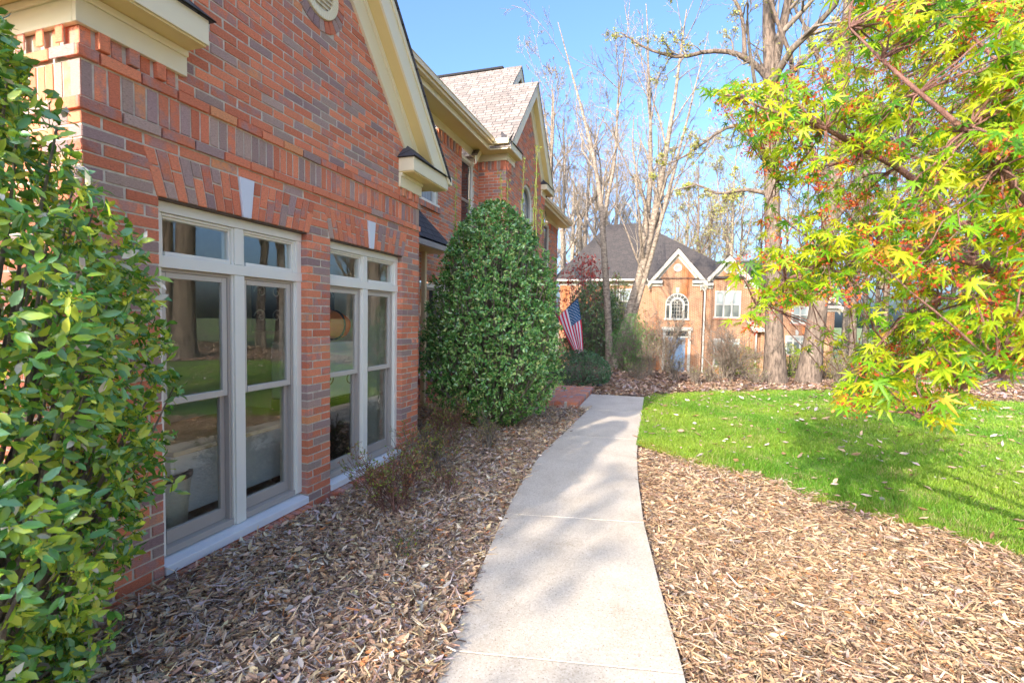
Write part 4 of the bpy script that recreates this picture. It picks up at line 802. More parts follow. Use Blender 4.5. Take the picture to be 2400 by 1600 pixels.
tree('tall_tree', 'stout leaning grey barked trunk just right of the first, its top behind the maple', 'tree', (3.96, 15.3, -.08),
     [[(3.92, 15.3, -.1, .26), (4.0, 15.3, 1.0, .235), (4.12, 15.3, 2.4, .22), (4.3, 15.3, 4.5, .20), (4.4, 15.3, 8, .16), (4.5, 15.3, 12, .10), (4.5, 15.3, 15.5, .03)]], LV[:3], 102, buds=(500, .06, YB, [1, 2, 1], 'leaf', T_Q, 4))
tree('birch_tree', 'pale barked leaning clump of three stems crossing in front of the far house', 'tree', (-1.85, 19, float(hgt(-1.85, 19))),
     [[(-1.85, 19, -.6, .20), (-1.56, 19, .9, .18), (-1.15, 19, 2.4, .165), (-.74, 19, 3.9, .15), (-.45, 19, 5.6, .125), (-.2, 19, 7.1, .11), (.1, 19, 9.5, .07), (.45, 19, 13, .02)],
      [(-1.75, 19.05, -.6, .15), (-1.40, 19.1, .9, .15), (-1.0, 19.1, 2.4, .145), (-.80, 19.1, 4.2, .13), (-.66, 19.1, 6.0, .11), (-.62, 19.1, 8, .08), (-.75, 19.1, 10, .05), (-1.0, 19.1, 13.5, .015)],
      [(-1.6, 18.9, -.6, .10), (-1.25, 18.9, 1.2, .10), (-.62, 18.9, 3.6, .09), (-.15, 18.9, 5.5, .075), (.25, 18.9, 7.5, .055), (.7, 18.9, 9.5, .035), (1.2, 18.9, 12, .012)]],
     [(10, .3, .97, 32, .32, 8, .12, .08), (6, .2, .95, 34, .5, 6, .2, .02), (5, .2, .95, 36, .55, 5, .25, .0)], 103, mats=('bark_pale', 'twig_pale'), trunk_lv=1)
tree('slender_tree', 'slim pale trunk standing just left of the leaning clump', 'tree', (-2.05, 19.3, float(hgt(-2.05, 19.3))),
     [[(-1.98, 19.3, -.6, .15), (-2.02, 19.3, .9, .14), (-2.18, 19.3, 3.0, .135), (-2.42, 19.3, 5.3, .12), (-2.5, 19.3, 7.0, .09), (-3.1, 19.3, 9.0, .065), (-3.7, 19.3, 11.2, .04), (-4.4, 19.3, 13.5, .015)],
      [(-2.42, 19.3, 5.3, .08), (-2.2, 19.2, 6.6, .07), (-1.9, 19.2, 8.2, .055), (-2.0, 19.2, 10, .04), (-1.7, 19.2, 12, .02), (-1.6, 19.2, 14, .01)]],
     [(10, .3, .97, 38, .34, 8, .16, .05), (6, .2, .95, 36, .5, 6, .2, .02), (5, .2, .95, 36, .55, 5, .25, .0)], 104, mats=('bark_pale', 'twig'), trunk_lv=1)
# woods: six grown trees, then copies of them
def wood_proto(seed, h, r, lean, label, mats, buds, loc):
    x, y, z = loc; rng = np.random.default_rng(seed); st_ = [(x+lean*t*h*.08+rng.normal(0, .1), y+rng.normal(0, .1), z+t*h-.2, r*(1-t)**.8+.02) for t in (0, .15, .3, .45, .6, .75, .9, 1)]
    f = .3+.15*rng.random(); st2 = [(st_[2][0]+(lean+.8*rng.choice([-1, 1]))*u*h*.12, y+rng.normal(0, .15), st_[2][2]+u*h*.62, r*.62*(1-u)+.02) for u in (0, .12, .3, .5, .7, .85, 1)]
    return tree('bare_tree', label, 'tree', loc, [st_, st2], [(13, .25, .98, 38, .34, 8, .15, .09), (6, .2, .95, 36, .5, 6, .19, .05), (5, .2, .95, 36, .5, 5, .22, .03), (4, .2, .95, 38, .55, 4, .25, .0)], seed, mats, buds, group='leafless trees in the woods behind the far house', sides=7, rmin=.009)
wl = 'tall leafless tree in the woods behind the far house'
pos0 = [(xat(1335, 38), 38), (xat(1600, 42), 42), (xat(1662, 40), 40), (xat(2130, 34), 34), (xat(1420, 44), 44)]
pro = []
for i, (x, y) in enumerate(pos0):
    bd = (900, .11, YB, [2, 2, 1], 'leaf', T_Q, 3) if i in (1, 2, 3) else None
    pro.append(wood_proto(200+i, [19, 17, 18, 19, 20][i], [.30, .17, .15, .22, .25][i], [.2, -.2, .3, .1, -.3][i], wl, ('bark_pale', 'twig_pale') if i % 2 == 0 else ('bark', 'twig'), bd, (x, y, float(hgt(x, y)))))
w = np.random.default_rng(77)
spots = [(1262, 30), (1290, 34), (1308, 42), (1362, 41), (1385, 46), (1455, 48), (1500, 44), (1545, 46), (1630, 50), (1700, 43), (1745, 47), (1790, 41), (1840, 46), (1900, 44), (1945, 37), (1985, 48), (2030, 33), (2075, 42), (2180, 42), (2225, 31), (2270, 38), (2320, 34), (2390, 40), (2460, 30), (2010, 58), (2110, 56), (2200, 60), (1560, 60), (1660, 62), (1320, 58), (1430, 60), (1250, 50), (1960, 30), (2300, 50)]
for i, (v, y) in enumerate(spots):
    x = xat(v, y); p = pro[int(w.integers(0, 5))] if v > 1450 else pro[[0, 4, 0, 4][i % 4]]
    copy_thing(p, (x, y, float(hgt(x, y))), w.uniform(0, 6.28), w.uniform(.8, 1.12), None)
leafy('unseen_shade_tree', 'broad unseen evergreen placed behind the camera to shade the bed and the walkway', 'tree', (-7.1, -10.5), [(0, 2.0), (1, 2.8), (3, 3.0), (5.5, 2.9), (6.6, 2.4), (7.3, 1.5), (7.7, .5)], 9500, .26, HG, [3, 4, 4, 2, 1], 49, depth=.75, lump=.22, tpl=T_Q, stems=60, ry=.7)  # unseen tree added behind the camera, crown shaped to cast the walkway shade
# trees out on the right that the windows mirror
tree('reflected_tree', 'grey trunked tree mirrored in the panes of the nearest window', 'tree', (10.5, 12.9, -.3), [[(10.5, 12.9, -.4, .40), (10.45, 12.9, 2, .34), (10.3, 12.9, 5, .30), (10.2, 12.9, 9, .22), (10.1, 12.9, 14, .06)]], LV[:3], 105, buds=(1500, .09, YB, [1, 2, 1], 'leaf', T_Q, 4))
for i, (x, y) in enumerate([(14, 9), (17, 14), (20, 5), (22, 18), (16, 22), (19, -3), (24, 10), (26, 24), (13, 3), (15, 6), (18, 8), (21, 11), (16, 11), (19, 17), (24, 15), (14, 15), (12, 19), (21, 2), (17, 0), (23, 7), (27, 19)]): copy_thing(pro[(i*2+1) % 5], (x, y, -.4), i*1.3, .95, None)
def greenbank(root, rng, cen, nn, L0): pass
leafy('evergreen_bank', 'bank of mixed green foliage off to the right mirrored in the glass', 'shrub', (27, 14), [(0, 5), (2, 6.5), (5, 6), (8, 3.5), (9.5, .5)], 9000, .5, [(.16, .24, .06), (.25, .32, .08), (.35, .38, .14)], [2, 3, 2], 48, mat='leaf', tpl=T_Q, depth=.6, lump=.3)

# ------------------------------------------------------------ Japanese maple reaching in from the right
def pix(vx, vy, d):
    """point at distance d (m, along the optical axis) in the direction of picture position vx, vy (2352 px wide)"""
    a = (vx-1176)/1100.8; b = -(vy-784)/1100.8; return np.array((0, 0, EYE))+d*(np.array(fw)+a*np.array(r2)+b*np.array(u2))
mr = np.random.default_rng(300)
outline = [(1628, 205), (1700, 175), (1752, 148), (1800, 160), (1850, 160), (1905, 128), (1935, 90), (1920, 60), (1965, 20), (1955, -80), (2500, -80), (2500, 800), (2352, 830), (2290, 800), (2245, 840), (2190, 880), (2165, 930), (2118, 982), (2092, 960), (2120, 905), (2060, 905), (1990, 935), (1925, 930), (1955, 890), (2000, 860), (1965, 820), (2010, 770), (2070, 730), (2110, 700), (2050, 660), (1985, 655), (1950, 680), (1900, 690), (1860, 690), (1800, 720), (1745, 750), (1700, 752), (1730, 710), (1740, 680), (1700, 640), (1640, 600), (1655, 578), (1720, 590), (1760, 560), (1745, 520), (1765, 480), (1760, 430), (1720, 400), (1735, 365), (1700, 330), (1690, 290), (1655, 250)]
gaps = [(1900, 300, 70, 26), (1990, 395, 90, 26), (1850, 345, 50, 22), (2080, 220, 60, 26), (1960, 210, 40, 20), (2200, 330, 60, 26), (1840, 540, 50, 20), (2250, 560, 60, 30), (2250, 150, 60, 40), (2110, 150, 40, 30), (1880, 440, 60, 30), (2190, 500, 60, 22), (2050, 480, 50, 18), (2290, 380, 40, 26), (2150, 690, 70, 26), (1800, 460, 35, 24), (2060, 300, 50, 20), (2300, 70, 50, 30), (1980, 540, 40, 14)]
def gap_ok(x, y):
    k = np.ones(len(x), bool)
    for gx, gy, ga, gb in gaps: k &= (((x-gx)/ga)**2+((y-gy)/gb)**2 > 1) | (mr.random(len(x)) < .12)
    return k
def maple_clusters(n, near):
    x = mr.uniform(1600, 2500, n*3); y = mr.uniform(-80, 990, n*3); k = inside(outline, x, y) & gap_ok(x, y); x, y = x[k][:n], y[k][:n]
    t = np.clip((x-1620)/900, 0, 1)
    if near: d = 2.2-.75*t-.25*smooth(450, 800, y)*t+mr.normal(0, .16, len(x))
    else: d = 3.0+mr.uniform(-.7, 1.5, len(x))-.4*t
    return np.stack([pix(a, b, c) for a, b, c in zip(x, y, np.maximum(d, .85))])
maple = empty('japanese_maple', 'Japanese maple with lime green leaves and red flowers reaching in from the right', 'tree', loc=(2.9, 1.5, -.05)); ML = np.array((2.9, 1.5, -.05))
cn, cf = maple_clusters(260, True), maple_clusters(1100, False)
hub = np.array((2.75, 2.0, 1.15)); L_ = []
limb_px = [[(2600, 760, 1.75), (2352, 652, 1.75), (2200, 575, 1.9), (2050, 545, 2.0), (1930, 560, 2.1), (1800, 640, 2.15), (1730, 700, 2.2)],
           [(2600, 800, 2.2), (2300, 600, 2.3), (2150, 470, 2.3), (2050, 370, 2.2), (1930, 300, 2.05), (1830, 275, 1.95), (1700, 235, 1.85)],
           [(2560, 700, 1.6), (2352, 450, 1.6), (2250, 330, 1.55), (2130, 230, 1.55), (2020, 140, 1.6), (1960, 60, 1.7)],
           [(2560, 640, 2.6), (2300, 420, 2.7), (2060, 330, 2.7), (1900, 370, 2.7), (1780, 420, 2.7)],
           [(2520, 900, 1.3), (2352, 830, 1.3), (2250, 820, 1.35), (2180, 880, 1.45), (2120, 960, 1.5)],
           [(2500, 500, 3.2), (2250, 250, 3.2), (2200, 80, 3.2), (2190, -60, 3.3)], [(2520, 820, 1.9), (2352, 700, 1.9), (2150, 650, 2.0), (2050, 720, 2.0), (1980, 850, 1.95)],
           [(2500, 760, 3.2), (2300, 560, 3.3), (2050, 570, 3.3), (1850, 640, 3.3), (1760, 700, 3.2)], [(2500, 300, 2.0), (2352, 180, 2.0), (2200, 60, 2.1), (2050, -40, 2.2)]]
tb = Tubes(); LP = []; LR = []
for i, lp in enumerate(limb_px):
    p = [tuple(pix(*q))+(0,) for q in lp]; p = [(*hub, 0)]+p; q = resample(p, 16); r0 = [.040, .030, .022, .018, .014, .017, .014, .015, .015][i]; q[:, 3] = np.linspace(r0*1.5, .003, 16); LP.append(q[:, :3]+mr.normal(0, .008, (16, 3))); LR.append(q[:, 3])
LP, LR = np.array(LP), np.array(LR); tb.add(LP, LR, 8)
tr_ = resample([(2.95, 1.45, -.1, .085), (2.9, 1.55, .4, .07), (2.85, 1.75, .8, .06), (2.75, 2.0, 1.15, .05)], 10)[None]; tb.add(tr_[:, :, :3], tr_[:, :, 3], 10)
tb.build('trunk', M['twig_red'], maple, tuple(ML), True)
C = np.concatenate([cn, cf]); LPf = LP[:, 5:].reshape(-1, 3); LRf = LR[:, 5:].reshape(-1); dd = np.linalg.norm(C[:, None]-LPf[None], axis=2); src = LPf[np.argmin(dd*(1+mr.uniform(0, .3, dd.shape)), 1)]
t = np.linspace(0, 1, 7)[None, :, None]; mid = .5*src+.5*C; mid[:, 2] += .06*np.linalg.norm(C-src, axis=1); Q = (1-t)**2*src[:, None]+2*t*(1-t)*mid[:, None]+t**2*C[:, None]; Q[:, 1:-1] += mr.normal(0, .008, Q[:, 1:-1].shape)
tw = Tubes(); tw.add(Q, np.linspace(.0042, .0013, 7)[None]*np.ones((len(Q), 1)), 5); tw.build('branches', M['twig_red'], maple, tuple(ML))
s_ = Scat(); fl = Scat()
for cl, per, sz in ((cn, 9, .058), (cf, 9, .050)):
    n_ = len(cl)*per; ix = np.repeat(np.arange(len(cl)), per); base_ = Q[(ix if cl is cn else ix+len(cn)), mr.integers(3, 7, n_)]; off = randdir(mr, n_)*np.array([1, 1, .35])*mr.uniform(.02, .075, (n_, 1)); pos = base_+off
    d = unit(unit(off)*np.array([1, 1, .3])+np.array([-.25, 0, -.75])+mr.normal(0, .25, (n_, 3))); nm = unit(np.stack([mr.normal(-.3, .6, n_), mr.normal(-.2, .6, n_), np.full(n_, .8)], 1))
    # leaves hang: blade tips fall away from the stalk
    s_.add(T_MAPLE, pos, basis(d, nm), sz*mr.uniform(.55, 1.1, n_), pick(mr, n_, [(.33, .47, .01), (.50, .55, .015), (.16, .36, .01), (.07, .21, .01), (.55, .38, .04)], [4, 4, 3, 1.8, .5], .22))
    kf = mr.random(len(cl)) < .62; cc = cl[kf]; m_ = 34; pp = np.repeat(cc, m_, 0)+mr.normal(0, .020, (len(cc)*m_, 3))+np.array([0, 0, -.02]); fl.add(T_Q, pp, basis(randdir(mr, len(pp)), randdir(mr, len(pp))), .013*mr.uniform(.6, 1.4, len(pp)), pick(mr, len(pp), [(.62, .10, .03), (.48, .05, .03), (.72, .22, .04)], [3, 2, 1]), 1.2)
s_.build('leaves', M['maple_leaf'], maple, tuple(ML)); fl.build('flowers', M['leaf'], maple, tuple(ML))

# ------------------------------------------------------------ far brick house
fh = empty('brick_house', 'orange brick house with a charcoal hip roof and two white gables beyond the lawn', 'house', loc=(1.5, 30.5, -1.75))
def FF(y): return Frame((0, y, 0), (1, 0, 0), (0, -1, 0))
E_ = EYE; A0 = FF(30.5)
def fbox(mb, x0, x1, z0, z1, n0=0, n1=.05): mb.box(x0, x1, n0, n1, z0+E_, z1+E_)
w_ = MB(A0); w_.box(-6.4, 5.3, -9, 0, -2.2, 2.30+E_); w_.box(5.3, 8.89, -8, .3, -2.2, .95+E_)
w_.prism([(-.72, -2.2), (2.16, -2.2), (2.16, 2.3+E_), (.72, 4.0+E_), (-.72, 2.3+E_)], -.5, .34); w_.prism([(2.30, -2.2), (4.75, -2.2), (4.75, 2.15+E_), (3.52, 3.52+E_), (2.30, 2.15+E_)], -.5, .22)
w_.prism([(5.42, .9+E_), (8.87, .9+E_), (7.15, 2.8+E_)], -6, .298); w_.build('brick_wall', M['farbrick'], fh)
def hip(x0, x1, y0, y1, ze, zr, xr0, xr1, yr):
    P = [(x0, y0, ze), (x1, y0, ze), (x1, y1, ze), (x0, y1, ze), (xr0, yr, zr), (xr1, yr, zr)]; m = MB(); m.add(P, [(0, 1, 5, 4), (1, 2, 5), (2, 3, 4, 5), (3, 0, 4), (0, 3, 2, 1)]); return m
hip(-6.85, 4.6, 30.1, 40, 2.5+E_, 6.85+E_, -4.05, -1.75, 35.4).build('roof', M['shingle_far'], fh, uvdir=((1, 0, 0), (0, .75, .65)))
m = MB(); m.slab([(3.0, 30.3, 2.5+E_), (9.0, 30.3, 1.4+E_), (8.2, 33.5, 3.85+E_), (3.0, 33.5, 3.85+E_)], .1); m.slab([(3.0, 33.5, 3.85+E_), (8.2, 33.5, 3.85+E_), (9.2, 37, 1.2+E_), (3.0, 37, 1.2+E_)], .1); m.build('roof', M['shingle_far'], fh, uvdir=((1, 0, 0), (0, .8, .6)))
def fgable(fr, c, hw, zt, m, nout, back, zret, retw=.85):
    ap = zt+E_; e = MB(fr); so = MB(fr); ro = MB()
    for sg in (-1, 1):
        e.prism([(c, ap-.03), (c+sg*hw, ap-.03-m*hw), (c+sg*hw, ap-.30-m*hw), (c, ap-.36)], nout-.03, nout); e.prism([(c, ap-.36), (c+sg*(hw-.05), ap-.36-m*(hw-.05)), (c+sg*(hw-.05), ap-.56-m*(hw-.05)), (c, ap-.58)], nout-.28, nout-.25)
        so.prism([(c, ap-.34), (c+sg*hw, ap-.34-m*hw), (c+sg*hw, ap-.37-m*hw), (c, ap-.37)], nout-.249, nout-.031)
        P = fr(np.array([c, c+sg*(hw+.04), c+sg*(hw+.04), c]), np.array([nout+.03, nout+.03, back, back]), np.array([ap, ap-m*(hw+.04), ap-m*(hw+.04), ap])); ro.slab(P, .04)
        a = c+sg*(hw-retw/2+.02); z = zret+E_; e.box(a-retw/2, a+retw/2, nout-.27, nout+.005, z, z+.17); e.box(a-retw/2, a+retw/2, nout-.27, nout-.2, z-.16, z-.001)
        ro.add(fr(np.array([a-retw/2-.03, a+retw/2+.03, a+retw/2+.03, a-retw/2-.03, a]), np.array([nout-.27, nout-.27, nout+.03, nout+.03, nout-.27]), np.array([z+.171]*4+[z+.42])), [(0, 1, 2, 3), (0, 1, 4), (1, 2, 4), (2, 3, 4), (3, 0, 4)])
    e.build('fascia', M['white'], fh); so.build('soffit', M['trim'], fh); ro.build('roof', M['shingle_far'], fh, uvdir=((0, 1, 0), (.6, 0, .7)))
fgable(A0, .72, 1.66, 4.30, 1.2, .62, -6, 2.22); fgable(A0, 3.52, 1.52, 3.86, 1.13, .50, -5, 2.08, .72); fgable(A0, 7.15, 2.05, 3.25, 1.1, .56, -4, .82, .8)
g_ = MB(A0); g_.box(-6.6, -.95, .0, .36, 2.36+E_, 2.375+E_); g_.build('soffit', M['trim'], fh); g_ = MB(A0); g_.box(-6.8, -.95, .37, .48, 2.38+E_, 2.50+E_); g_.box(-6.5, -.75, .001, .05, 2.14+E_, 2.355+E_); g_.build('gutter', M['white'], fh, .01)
def fwin(x0, x1, z0, z1, k, n=.0, shades=True, mat='paleglass', grid=0, trans=False, head=True):
    f = MB(A0); z0 += E_; z1 += E_; t = .09; w = (x1-x0-t)/k
    for i in range(k+1): f.box(x0+i*w, x0+i*w+t, n-.0, n+.045, z0+.05, z1)
    f.box(x0, x1, n, n+.05, z1-.08, z1+.03); f.box(x0-.06, x1+.06, n, n+.09, z0-.03, z0+.05); zm = z0+(z1-z0)*(.5 if not trans else .72); f.box(x0, x1, n, n+.035, zm-.03, zm+.03)
    wi = f.build('window', M['white'], fh); p = MB(A0); p.box(x0+.02, x1-.02, n-.02, n+.012, z0+.03, zm-.001); p.build('pane', M['dimfar'], wi); p = MB(A0); p.box(x0+.02, x1-.02, n-.02, n+.013, zm+.001, z1-.03); p.build('pane', M[mat], wi)
    if head: s = MB(A0); c = (x0+x1)/2; s.prism([(c-.06, z1+.06), (c+.06, z1+.06), (c+.09, z1+.34), (c-.09, z1+.34)], n, n+.03); s.build('keystone', M['white'], fh)
    b = MB(A0); b.box(x0-.08, x1+.08, n, n+.07, z0-.11, z0-.031, (.55, .2, .1)); b.build('brick_sill', M['brick'], fh); return wi
M['dimfar'] = plain('curtained_glass', (.16, .18, .16), .1)
fwin(-3.45, -1.9, .42, 1.90, 2, head=False); fwin(2.83, 4.22, .25, 1.76, 3, .22); fwin(-3.95, -1.65, -2.55, -.95, 3); fwin(2.85, 4.25, -2.6, -1.0, 3, .22); fwin(6.80, 7.65, -.0, .92, 2, .30, head=False); fwin(6.55, 7.68, -1.75, -.72, 3, .30, trans=True, mat='paleglass')
# palladian arched window
ax, az = .755, .98+E_; N_ = .34; f = MB(A0); f.ring(ax, az, .60, .66, N_, N_+.06, 0, math.pi, 24); f.ring(ax, az, .30, .42, N_, N_+.055, 0, math.pi, 20)
for a in (-.66, -.42, .30, .60): f.box(ax+a, ax+a+(.12 if a in (-.42, .30) else .06), N_, N_+.05, .16+E_, az)
f.box(ax-.72, ax+.72, N_, N_+.09, .06+E_, .16+E_); f.box(ax-.66, ax-.31, N_, N_+.052, az-.05, az+.03); f.box(ax+.31, ax+.66, N_, N_+.052, az-.05, az+.03)
for t in np.linspace(.0, math.pi, 9)[1:-1]: f.prism([(ax+.42*math.cos(t-.03), az+.42*math.sin(t-.03)), (ax+.60*math.cos(t-.022), az+.60*math.sin(t-.022)), (ax+.60*math.cos(t+.022), az+.60*math.sin(t+.022)), (ax+.42*math.cos(t+.03), az+.42*math.sin(t+.03))], N_, N_+.04)
for x in (-.155, -.005, .145): f.box(ax+x-.006, ax+x+.012, N_, N_+.03, .16+E_, az+.22)
for z in (.38, .60, .82, 1.0): f.box(ax-.3, ax+.3, N_, N_+.031, z+E_-.008, z+E_+.008)
for sg in (-1, 1): f.ring(ax+sg*.15, az+.06, .14, .156, N_, N_+.032, 0, math.pi, 10)
aw2 = f.build('window', M['white'], fh); p = MB(A0); p.prism([(ax-.63, .12+E_), (ax+.63, .12+E_)]+[(ax+.63*math.cos(t), az+.63*math.sin(t)) for t in np.linspace(0, math.pi, 18)], N_-.03, N_+.008); p.build('pane', M['dimglass'], aw2)
p = MB(A0); p.prism([(ax-.07, az+.70), (ax+.07, az+.70), (ax+.10, az+1.0), (ax-.10, az+1.0)], N_, N_+.035); p.build('keystone', M['white'], fh)
for c, z, n in ((.72, 3.14, .34), (3.5, 3.03, .22)):
    p = MB(A0); p.ring(c, z+E_, .17, .235, n, n+.05, seg=28)
    for i in range(6): zz = z+E_-.14+i*.055; ww = math.sqrt(max(0, .17**2-(zz-z-E_)**2)); p.box(c-ww, c+ww, n, n+.03, zz-.014, zz+.014)
    p.build('vent', M['white'], fh); p = MB(A0); p.ring(c, z+E_, 0, .18, n-.01, n+.008, seg=20); p.build('vent_void', M['dimfar'], fh)
# front door with pilasters and transom
p = MB(A0); p.box(.0, .16, N_, N_+.10, -2.0, -.55+E_); p.box(1.42, 1.58, N_, N_+.10, -2.0, -.55+E_); p.box(-.08, 1.66, N_, N_+.16, -.55+E_, -.36+E_); p.box(.16, 1.42, N_, N_+.04, -.62+E_, -.55+E_); p.box(.161, 1.419, N_, N_+.05, -.98+E_, -.90+E_); p.build('door_surround', M['white'], fh)
p = MB(A0); p.box(.16, 1.42, N_, N_+.02, -.90+E_, -.62+E_); p.build('pane', M['dimglass'], fh); p = MB(A0); p.box(.30, 1.28, N_, N_+.03, -1.9, -.98+E_); p.box(.42, .74, N_+.031, N_+.045, -1.6, -.5); p.box(.84, 1.16, N_+.031, N_+.045, -1.6, -.5); p.box(.42, .74, N_+.031, N_+.045, -.35, .45); p.box(.84, 1.16, N_+.031, N_+.045, -.35, .45); p.build('door', plain('slate_blue_door', (.20, .30, .42)), fh)
# belt course, downspouts, entry hood
p = MB(A0); 
for x0, x1, n in ((-6.4, -.73, .0), (-.71, 2.15, .34), (2.31, 4.74, .22)): p.box(x0, x1, n, n+.025, -.20+E_, -.13+E_); p.box(x0, x1, n, n+.02, .02+E_-.1, .02+E_-.06)
p.build('belt_course', M['farbrick'], fh)
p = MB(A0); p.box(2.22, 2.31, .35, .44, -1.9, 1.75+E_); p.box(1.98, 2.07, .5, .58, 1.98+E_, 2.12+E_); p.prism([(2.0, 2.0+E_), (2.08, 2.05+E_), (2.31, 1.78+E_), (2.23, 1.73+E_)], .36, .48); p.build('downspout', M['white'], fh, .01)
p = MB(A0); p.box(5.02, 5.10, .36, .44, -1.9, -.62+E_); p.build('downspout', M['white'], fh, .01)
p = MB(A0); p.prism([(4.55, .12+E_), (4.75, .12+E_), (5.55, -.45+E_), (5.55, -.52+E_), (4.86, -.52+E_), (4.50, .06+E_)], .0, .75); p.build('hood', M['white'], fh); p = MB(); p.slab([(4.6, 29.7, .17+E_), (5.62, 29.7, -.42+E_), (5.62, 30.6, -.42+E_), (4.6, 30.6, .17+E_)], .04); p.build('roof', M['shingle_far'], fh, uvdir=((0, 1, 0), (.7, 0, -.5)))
for o in list(fh.children): o.location -= fh.location

# ------------------------------------------------------------ flag on the house wall
fp = empty('wall_flag', 'American flag hanging from an angled pole beside the far end of the near house', 'flag', loc=(X1, 18.3, 1.66)); FL = Vector(fp.location)
def at(x, z, y=18.0): return np.array((x, y, z+E_))
A_, B_, A2, B2 = at(-3.10, .80), at(-3.83, .06), at(-2.84, -1.22), at(-3.16, -1.30)
pole = Tubes(); pole.add(np.array([[(X1, 18.3, 1.40), tuple(at(-3.95, -.04, 18.15)), tuple(at(-3.0, .90, 17.97))]]), np.array([[.016, .015, .012]]), 8); pole.build('pole', plain('dark_pole', (.10, .06, .045), .4), fp, tuple(FL))
bb = MB(); bb.box(X1-.0, X1+.03, 18.24, 18.36, 1.32, 1.52); ob = bb.build('bracket', M['white'], fp, .004); ob.location = -FL
nu, nv = 52, 60; U, Vv = np.meshgrid(np.linspace(0, 1, nu+1), np.linspace(0, 1, nv+1), indexing='ij')   # U along hoist from the outer end, V along the fly
Pg = ((1-U)*(1-Vv))[..., None]*A_+(U*(1-Vv))[..., None]*B_+((1-U)*Vv)[..., None]*A2+(U*Vv)[..., None]*B2
amp = .010+.055*Vv**1.3; Pg[..., 1] += amp*np.sin(U*13+Vv*2.0)+.03*np.sin(Vv*5+U*4); Pg[..., 0] += .07*np.sin(math.pi*Vv)*(1-U)*.6; Pg[..., 0] -= .04*np.sin(Vv*3.1)*U; Pg[..., 2] += .03*Vv*np.sin(U*9)
idx = np.arange((nu+1)*(nv+1)).reshape(nu+1, nv+1); F = np.stack([idx[:-1, :-1], idx[1:, :-1], idx[1:, 1:], idx[:-1, 1:]], -1).reshape(-1, 4)
ui = np.repeat(np.arange(nu), nv); vi = np.tile(np.arange(nv), nu); stripe = (ui*13//nu) % 2; canton = (ui < nu*7/13) & (vi < nv*.4); midx = np.where(canton, 2, np.where(stripe == 0, 0, 1))
def cloth(nm, c): k = MT(nm); k.p(Base_Color=c, Roughness=.8); t = k.n('BsdfTranslucent', {'Color': c}); m = k.n('MixShader'); k.set(m.inputs[0], .3); k.set(m.inputs[1], k.b.outputs[0]); k.set(m.inputs[2], t.outputs[0]); k.set(k.out.inputs[0], m.outputs[0]); return k.m
fl_o = np_mesh('flag_cloth', Pg.reshape(-1, 3), F, None, None, fp, True, mats=[cloth('red_cloth', (.80, .035, .085)), cloth('white_cloth', (.92, .90, .92)), cloth('blue_cloth', (.03, .13, .27))], midx=midx, loc=tuple(FL))
sv, sf = [], []
for r_ in range(9):
    for c_ in range(6 if r_ % 2 == 0 else 5):
        u0 = (r_+1)/10*7/13; v0 = ((2*c_+1+(r_ % 2))/12)*.4
        i0, j0 = u0*nu, v0*nv; ia, ja = int(i0), int(j0); du = Pg[min(ia+1, nu), ja]-Pg[ia, ja]; dv = Pg[ia, ja+1]-Pg[ia, ja]; c0 = Pg[ia, ja]+du*(i0-ia)+dv*(j0-ja); du, dv = du/np.linalg.norm(du), dv/np.linalg.norm(dv); nn_ = np.cross(du, dv); nn_ /= np.linalg.norm(nn_)
        for sd in (-1, 1):
            b = len(sv); 
            for k in range(10):
                a = math.pi*k/5; rr = .026 if k % 2 == 0 else .011; sv.append(c0+rr*(math.cos(a)*du+math.sin(a)*dv)+sd*nn_*.003)
            sf.append(tuple(range(b, b+10)))
me = bpy.data.meshes.new('stars'); me.from_pydata([tuple(p-np.array(FL)) for p in sv], [], sf); me.materials.append(bpy.data.materials['white_cloth']); link(bpy.data.objects.new('stars', me), fl_o)
# small black path light beside the step
pt = empty('path_light', 'small black garden path light beside the brick step', 'garden light', loc=(-1.42, 11.65, -.02)); q = MB(); q.ring(0, .0, .0, .012, -.012, .012, seg=10); 
tbx = Tubes(); tbx.add(np.array([[(0, 0, -.05), (0, 0, .06), (.005, 0, .10)]]), np.array([[.012, .012, .012]]), 8); tbx.build('post', plain('black_metal', (.02, .02, .022), .4), pt)
tbx = Tubes(); tbx.add(np.array([[(0, 0, .145), (0, 0, .135), (0, 0, .10), (0, 0, .09)]]), np.array([[.01, .05, .085, .02]]), 14); tbx.build('lamp_shade', bpy.data.materials['black_metal'], pt)

# ------------------------------------------------------------ things inside the room
def room_thing(name, label, cat, loc): return empty(name, label, cat, loc=loc)
def pbox(root, name, mat, boxes, bev=.006):
    b = MB()
    for x in boxes: b.box(*x)
    return b.build(name, mat, root, bev)
dk = room_thing('desk', 'pale desk with a wooden top seen through the lower panes of the nearest window', 'desk', (-3.62, 3.15, -.02))
pbox(dk, 'desk_top', plain('maple_top', (.62, .44, .22), .4), [(-.45, .45, -.75, .75, .70, .735)]); pbox(dk, 'side_panel', plain('pale_laminate', (.62, .60, .55)), [(-.40, .38, -.72, -.69, .0, .699), (-.40, .38, .69, .72, .0, .699), (.36, .38, -.689, .689, .25, .699)])
wb = room_thing('waste_bin', 'cream waste bin with a black rim just inside the nearest window', 'bin', (-3.35, 2.45, -.02)); tb = Tubes(); tb.add(np.array([[(0, 0, 0), (0, 0, .01), (0, 0, .45), (0, 0, .52)]]), np.array([[.02, .13, .17, .175]]), 20); tb.build('bin_body', plain('cream_plastic', (.66, .62, .50), .4), wb); tb = Tubes(); tb.add(np.array([[(0, 0, .52), (0, 0, .525), (0, 0, .56), (0, 0, .57)]]), np.array([[.17, .185, .185, .16]]), 20); tb.build('rim', bpy.data.materials['black_metal'], wb)
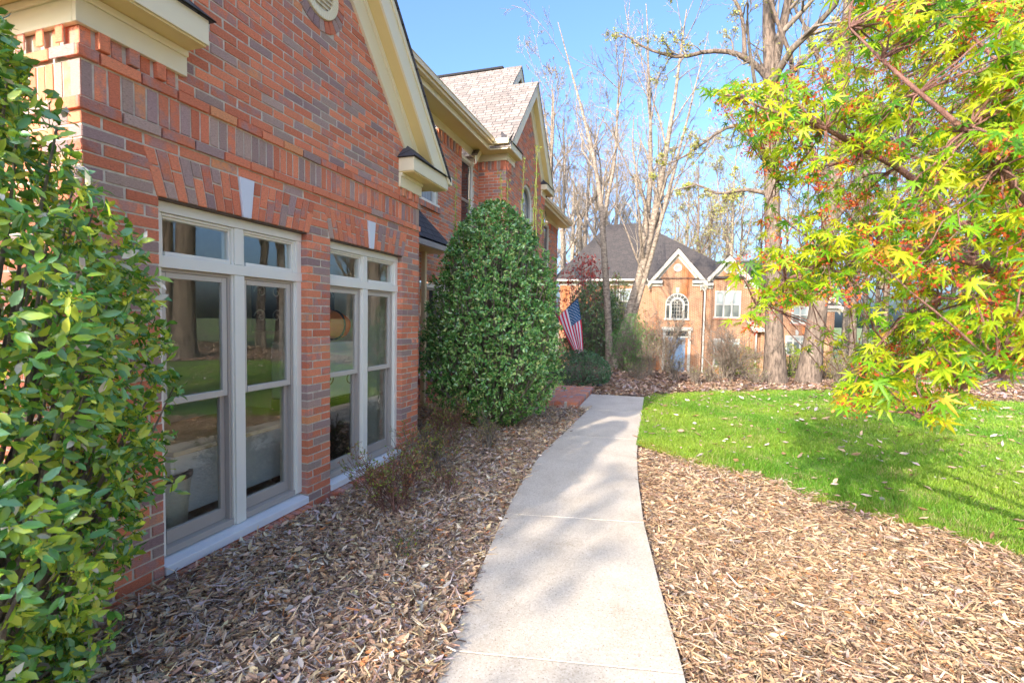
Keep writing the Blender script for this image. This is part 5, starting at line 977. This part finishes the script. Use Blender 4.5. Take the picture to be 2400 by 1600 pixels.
sc_ = room_thing('storage_cabinet', 'off white storage box with a round emblem on its front inside the second window', 'box', (-3.42, 4.22, -.02)); pbox(sc_, 'cabinet_body', plain('ivory_plastic', (.70, .70, .60), .45), [(-.3, .22, -.40, .40, .85, 1.42)], .02); pbox(sc_, 'cabinet_stand', bpy.data.materials['black_metal'], [(-.3, .22, -.40, -.36, 0, .849), (-.3, .22, .36, .40, 0, .849), (-.02, .02, -.39, .39, .78, .848)])
em = MB(Frame((.221, 0, 0), (0, 1, 0), (1, 0, 0))); em.ring(-.2, 1.05, .075, .09, .0, .004, seg=30, sq=.75); em.ring(-.2, 1.05, .02, .05, .0, .004, seg=12, sq=.5); em.ring(.16, 1.02, .05, .06, 0, .004, seg=24, sq=.9); em.build('emblem', plain('brown_print', (.22, .12, .08)), sc_)
em = MB(Frame((.221, 0, 0), (0, 1, 0), (1, 0, 0))); em.ring(-.24, 1.30, .0, .035, .0, .004, seg=18); em.build('sticker', plain('amber_print', (.70, .42, .05)), sc_)
bg = room_thing('duffel_bag', 'orange duffel bag lying on the storage box inside the second window', 'bag', (-3.42, 4.22, 1.42)); tb = Tubes(); yy = np.linspace(-.42, .42, 12); tb.add(np.stack([np.zeros(12), yy, .15+.01*np.sin(yy*20)], 1)[None], (np.array([.03, .10, .14, .15, .15, .152, .15, .152, .15, .14, .10, .03]))[None], 18); tb.build('bag_body', plain('orange_nylon', (.92, .22, .03), .6), bg)
tb = Tubes(); 
for y in (-.16, .16): a = np.linspace(0, 2*math.pi, 20); tb.add(np.stack([.156*np.cos(a), np.full(20, y), .15+.156*np.sin(a)], 1)[None], np.full((1, 20), .012), 6)
tb.build('strap', bpy.data.materials['black_metal'], bg)
ch = room_thing('office_chair', 'dark office chair behind the waste bin inside the nearest window', 'chair', (-4.35, 2.35, -.02)); pbox(ch, 'seat', plain('black_fabric', (.03, .03, .035), .9), [(-.24, .24, -.24, .24, .42, .50)], .03); pbox(ch, 'backrest', bpy.data.materials['black_fabric'], [(-.26, -.20, -.22, .22, .56, 1.02)], .03); pbox(ch, 'base', bpy.data.materials['black_metal'], [(-.02, .02, -.02, .02, .06, .42), (-.28, .28, -.02, .02, .03, .059), (-.021, .021, -.28, .28, .0605, .09), (-.25, -.22, -.03, .03, .45, .60)])
cu = room_thing('patterned_cloth', 'dark cloth with pale scrollwork hanging behind the orange bag', 'curtain', (-3.80, 4.3, 1.2)); pbox(cu, 'cloth', plain('black_cloth', (.025, .03, .03), .9), [(-.01, .0, -.62, .60, .3, .85)], .002)
tb = Tubes()
for i in range(12): t_ = np.linspace(0, 4.6, 26); r_ = .085*np.exp(-t_*.35); cy_ = -.52+(i % 6)*.2; cz_ = .45+(i//6)*.24; sg = 1 if i % 2 else -1; tb.add(np.stack([np.full(26, .006), cy_+sg*r_*np.cos(t_*1.7), cz_+r_*np.sin(t_*1.7)], 1)[None], np.full((1, 26), .007), 4)
tb.build('scrollwork', plain('pale_thread', (.50, .52, .48)), cu)
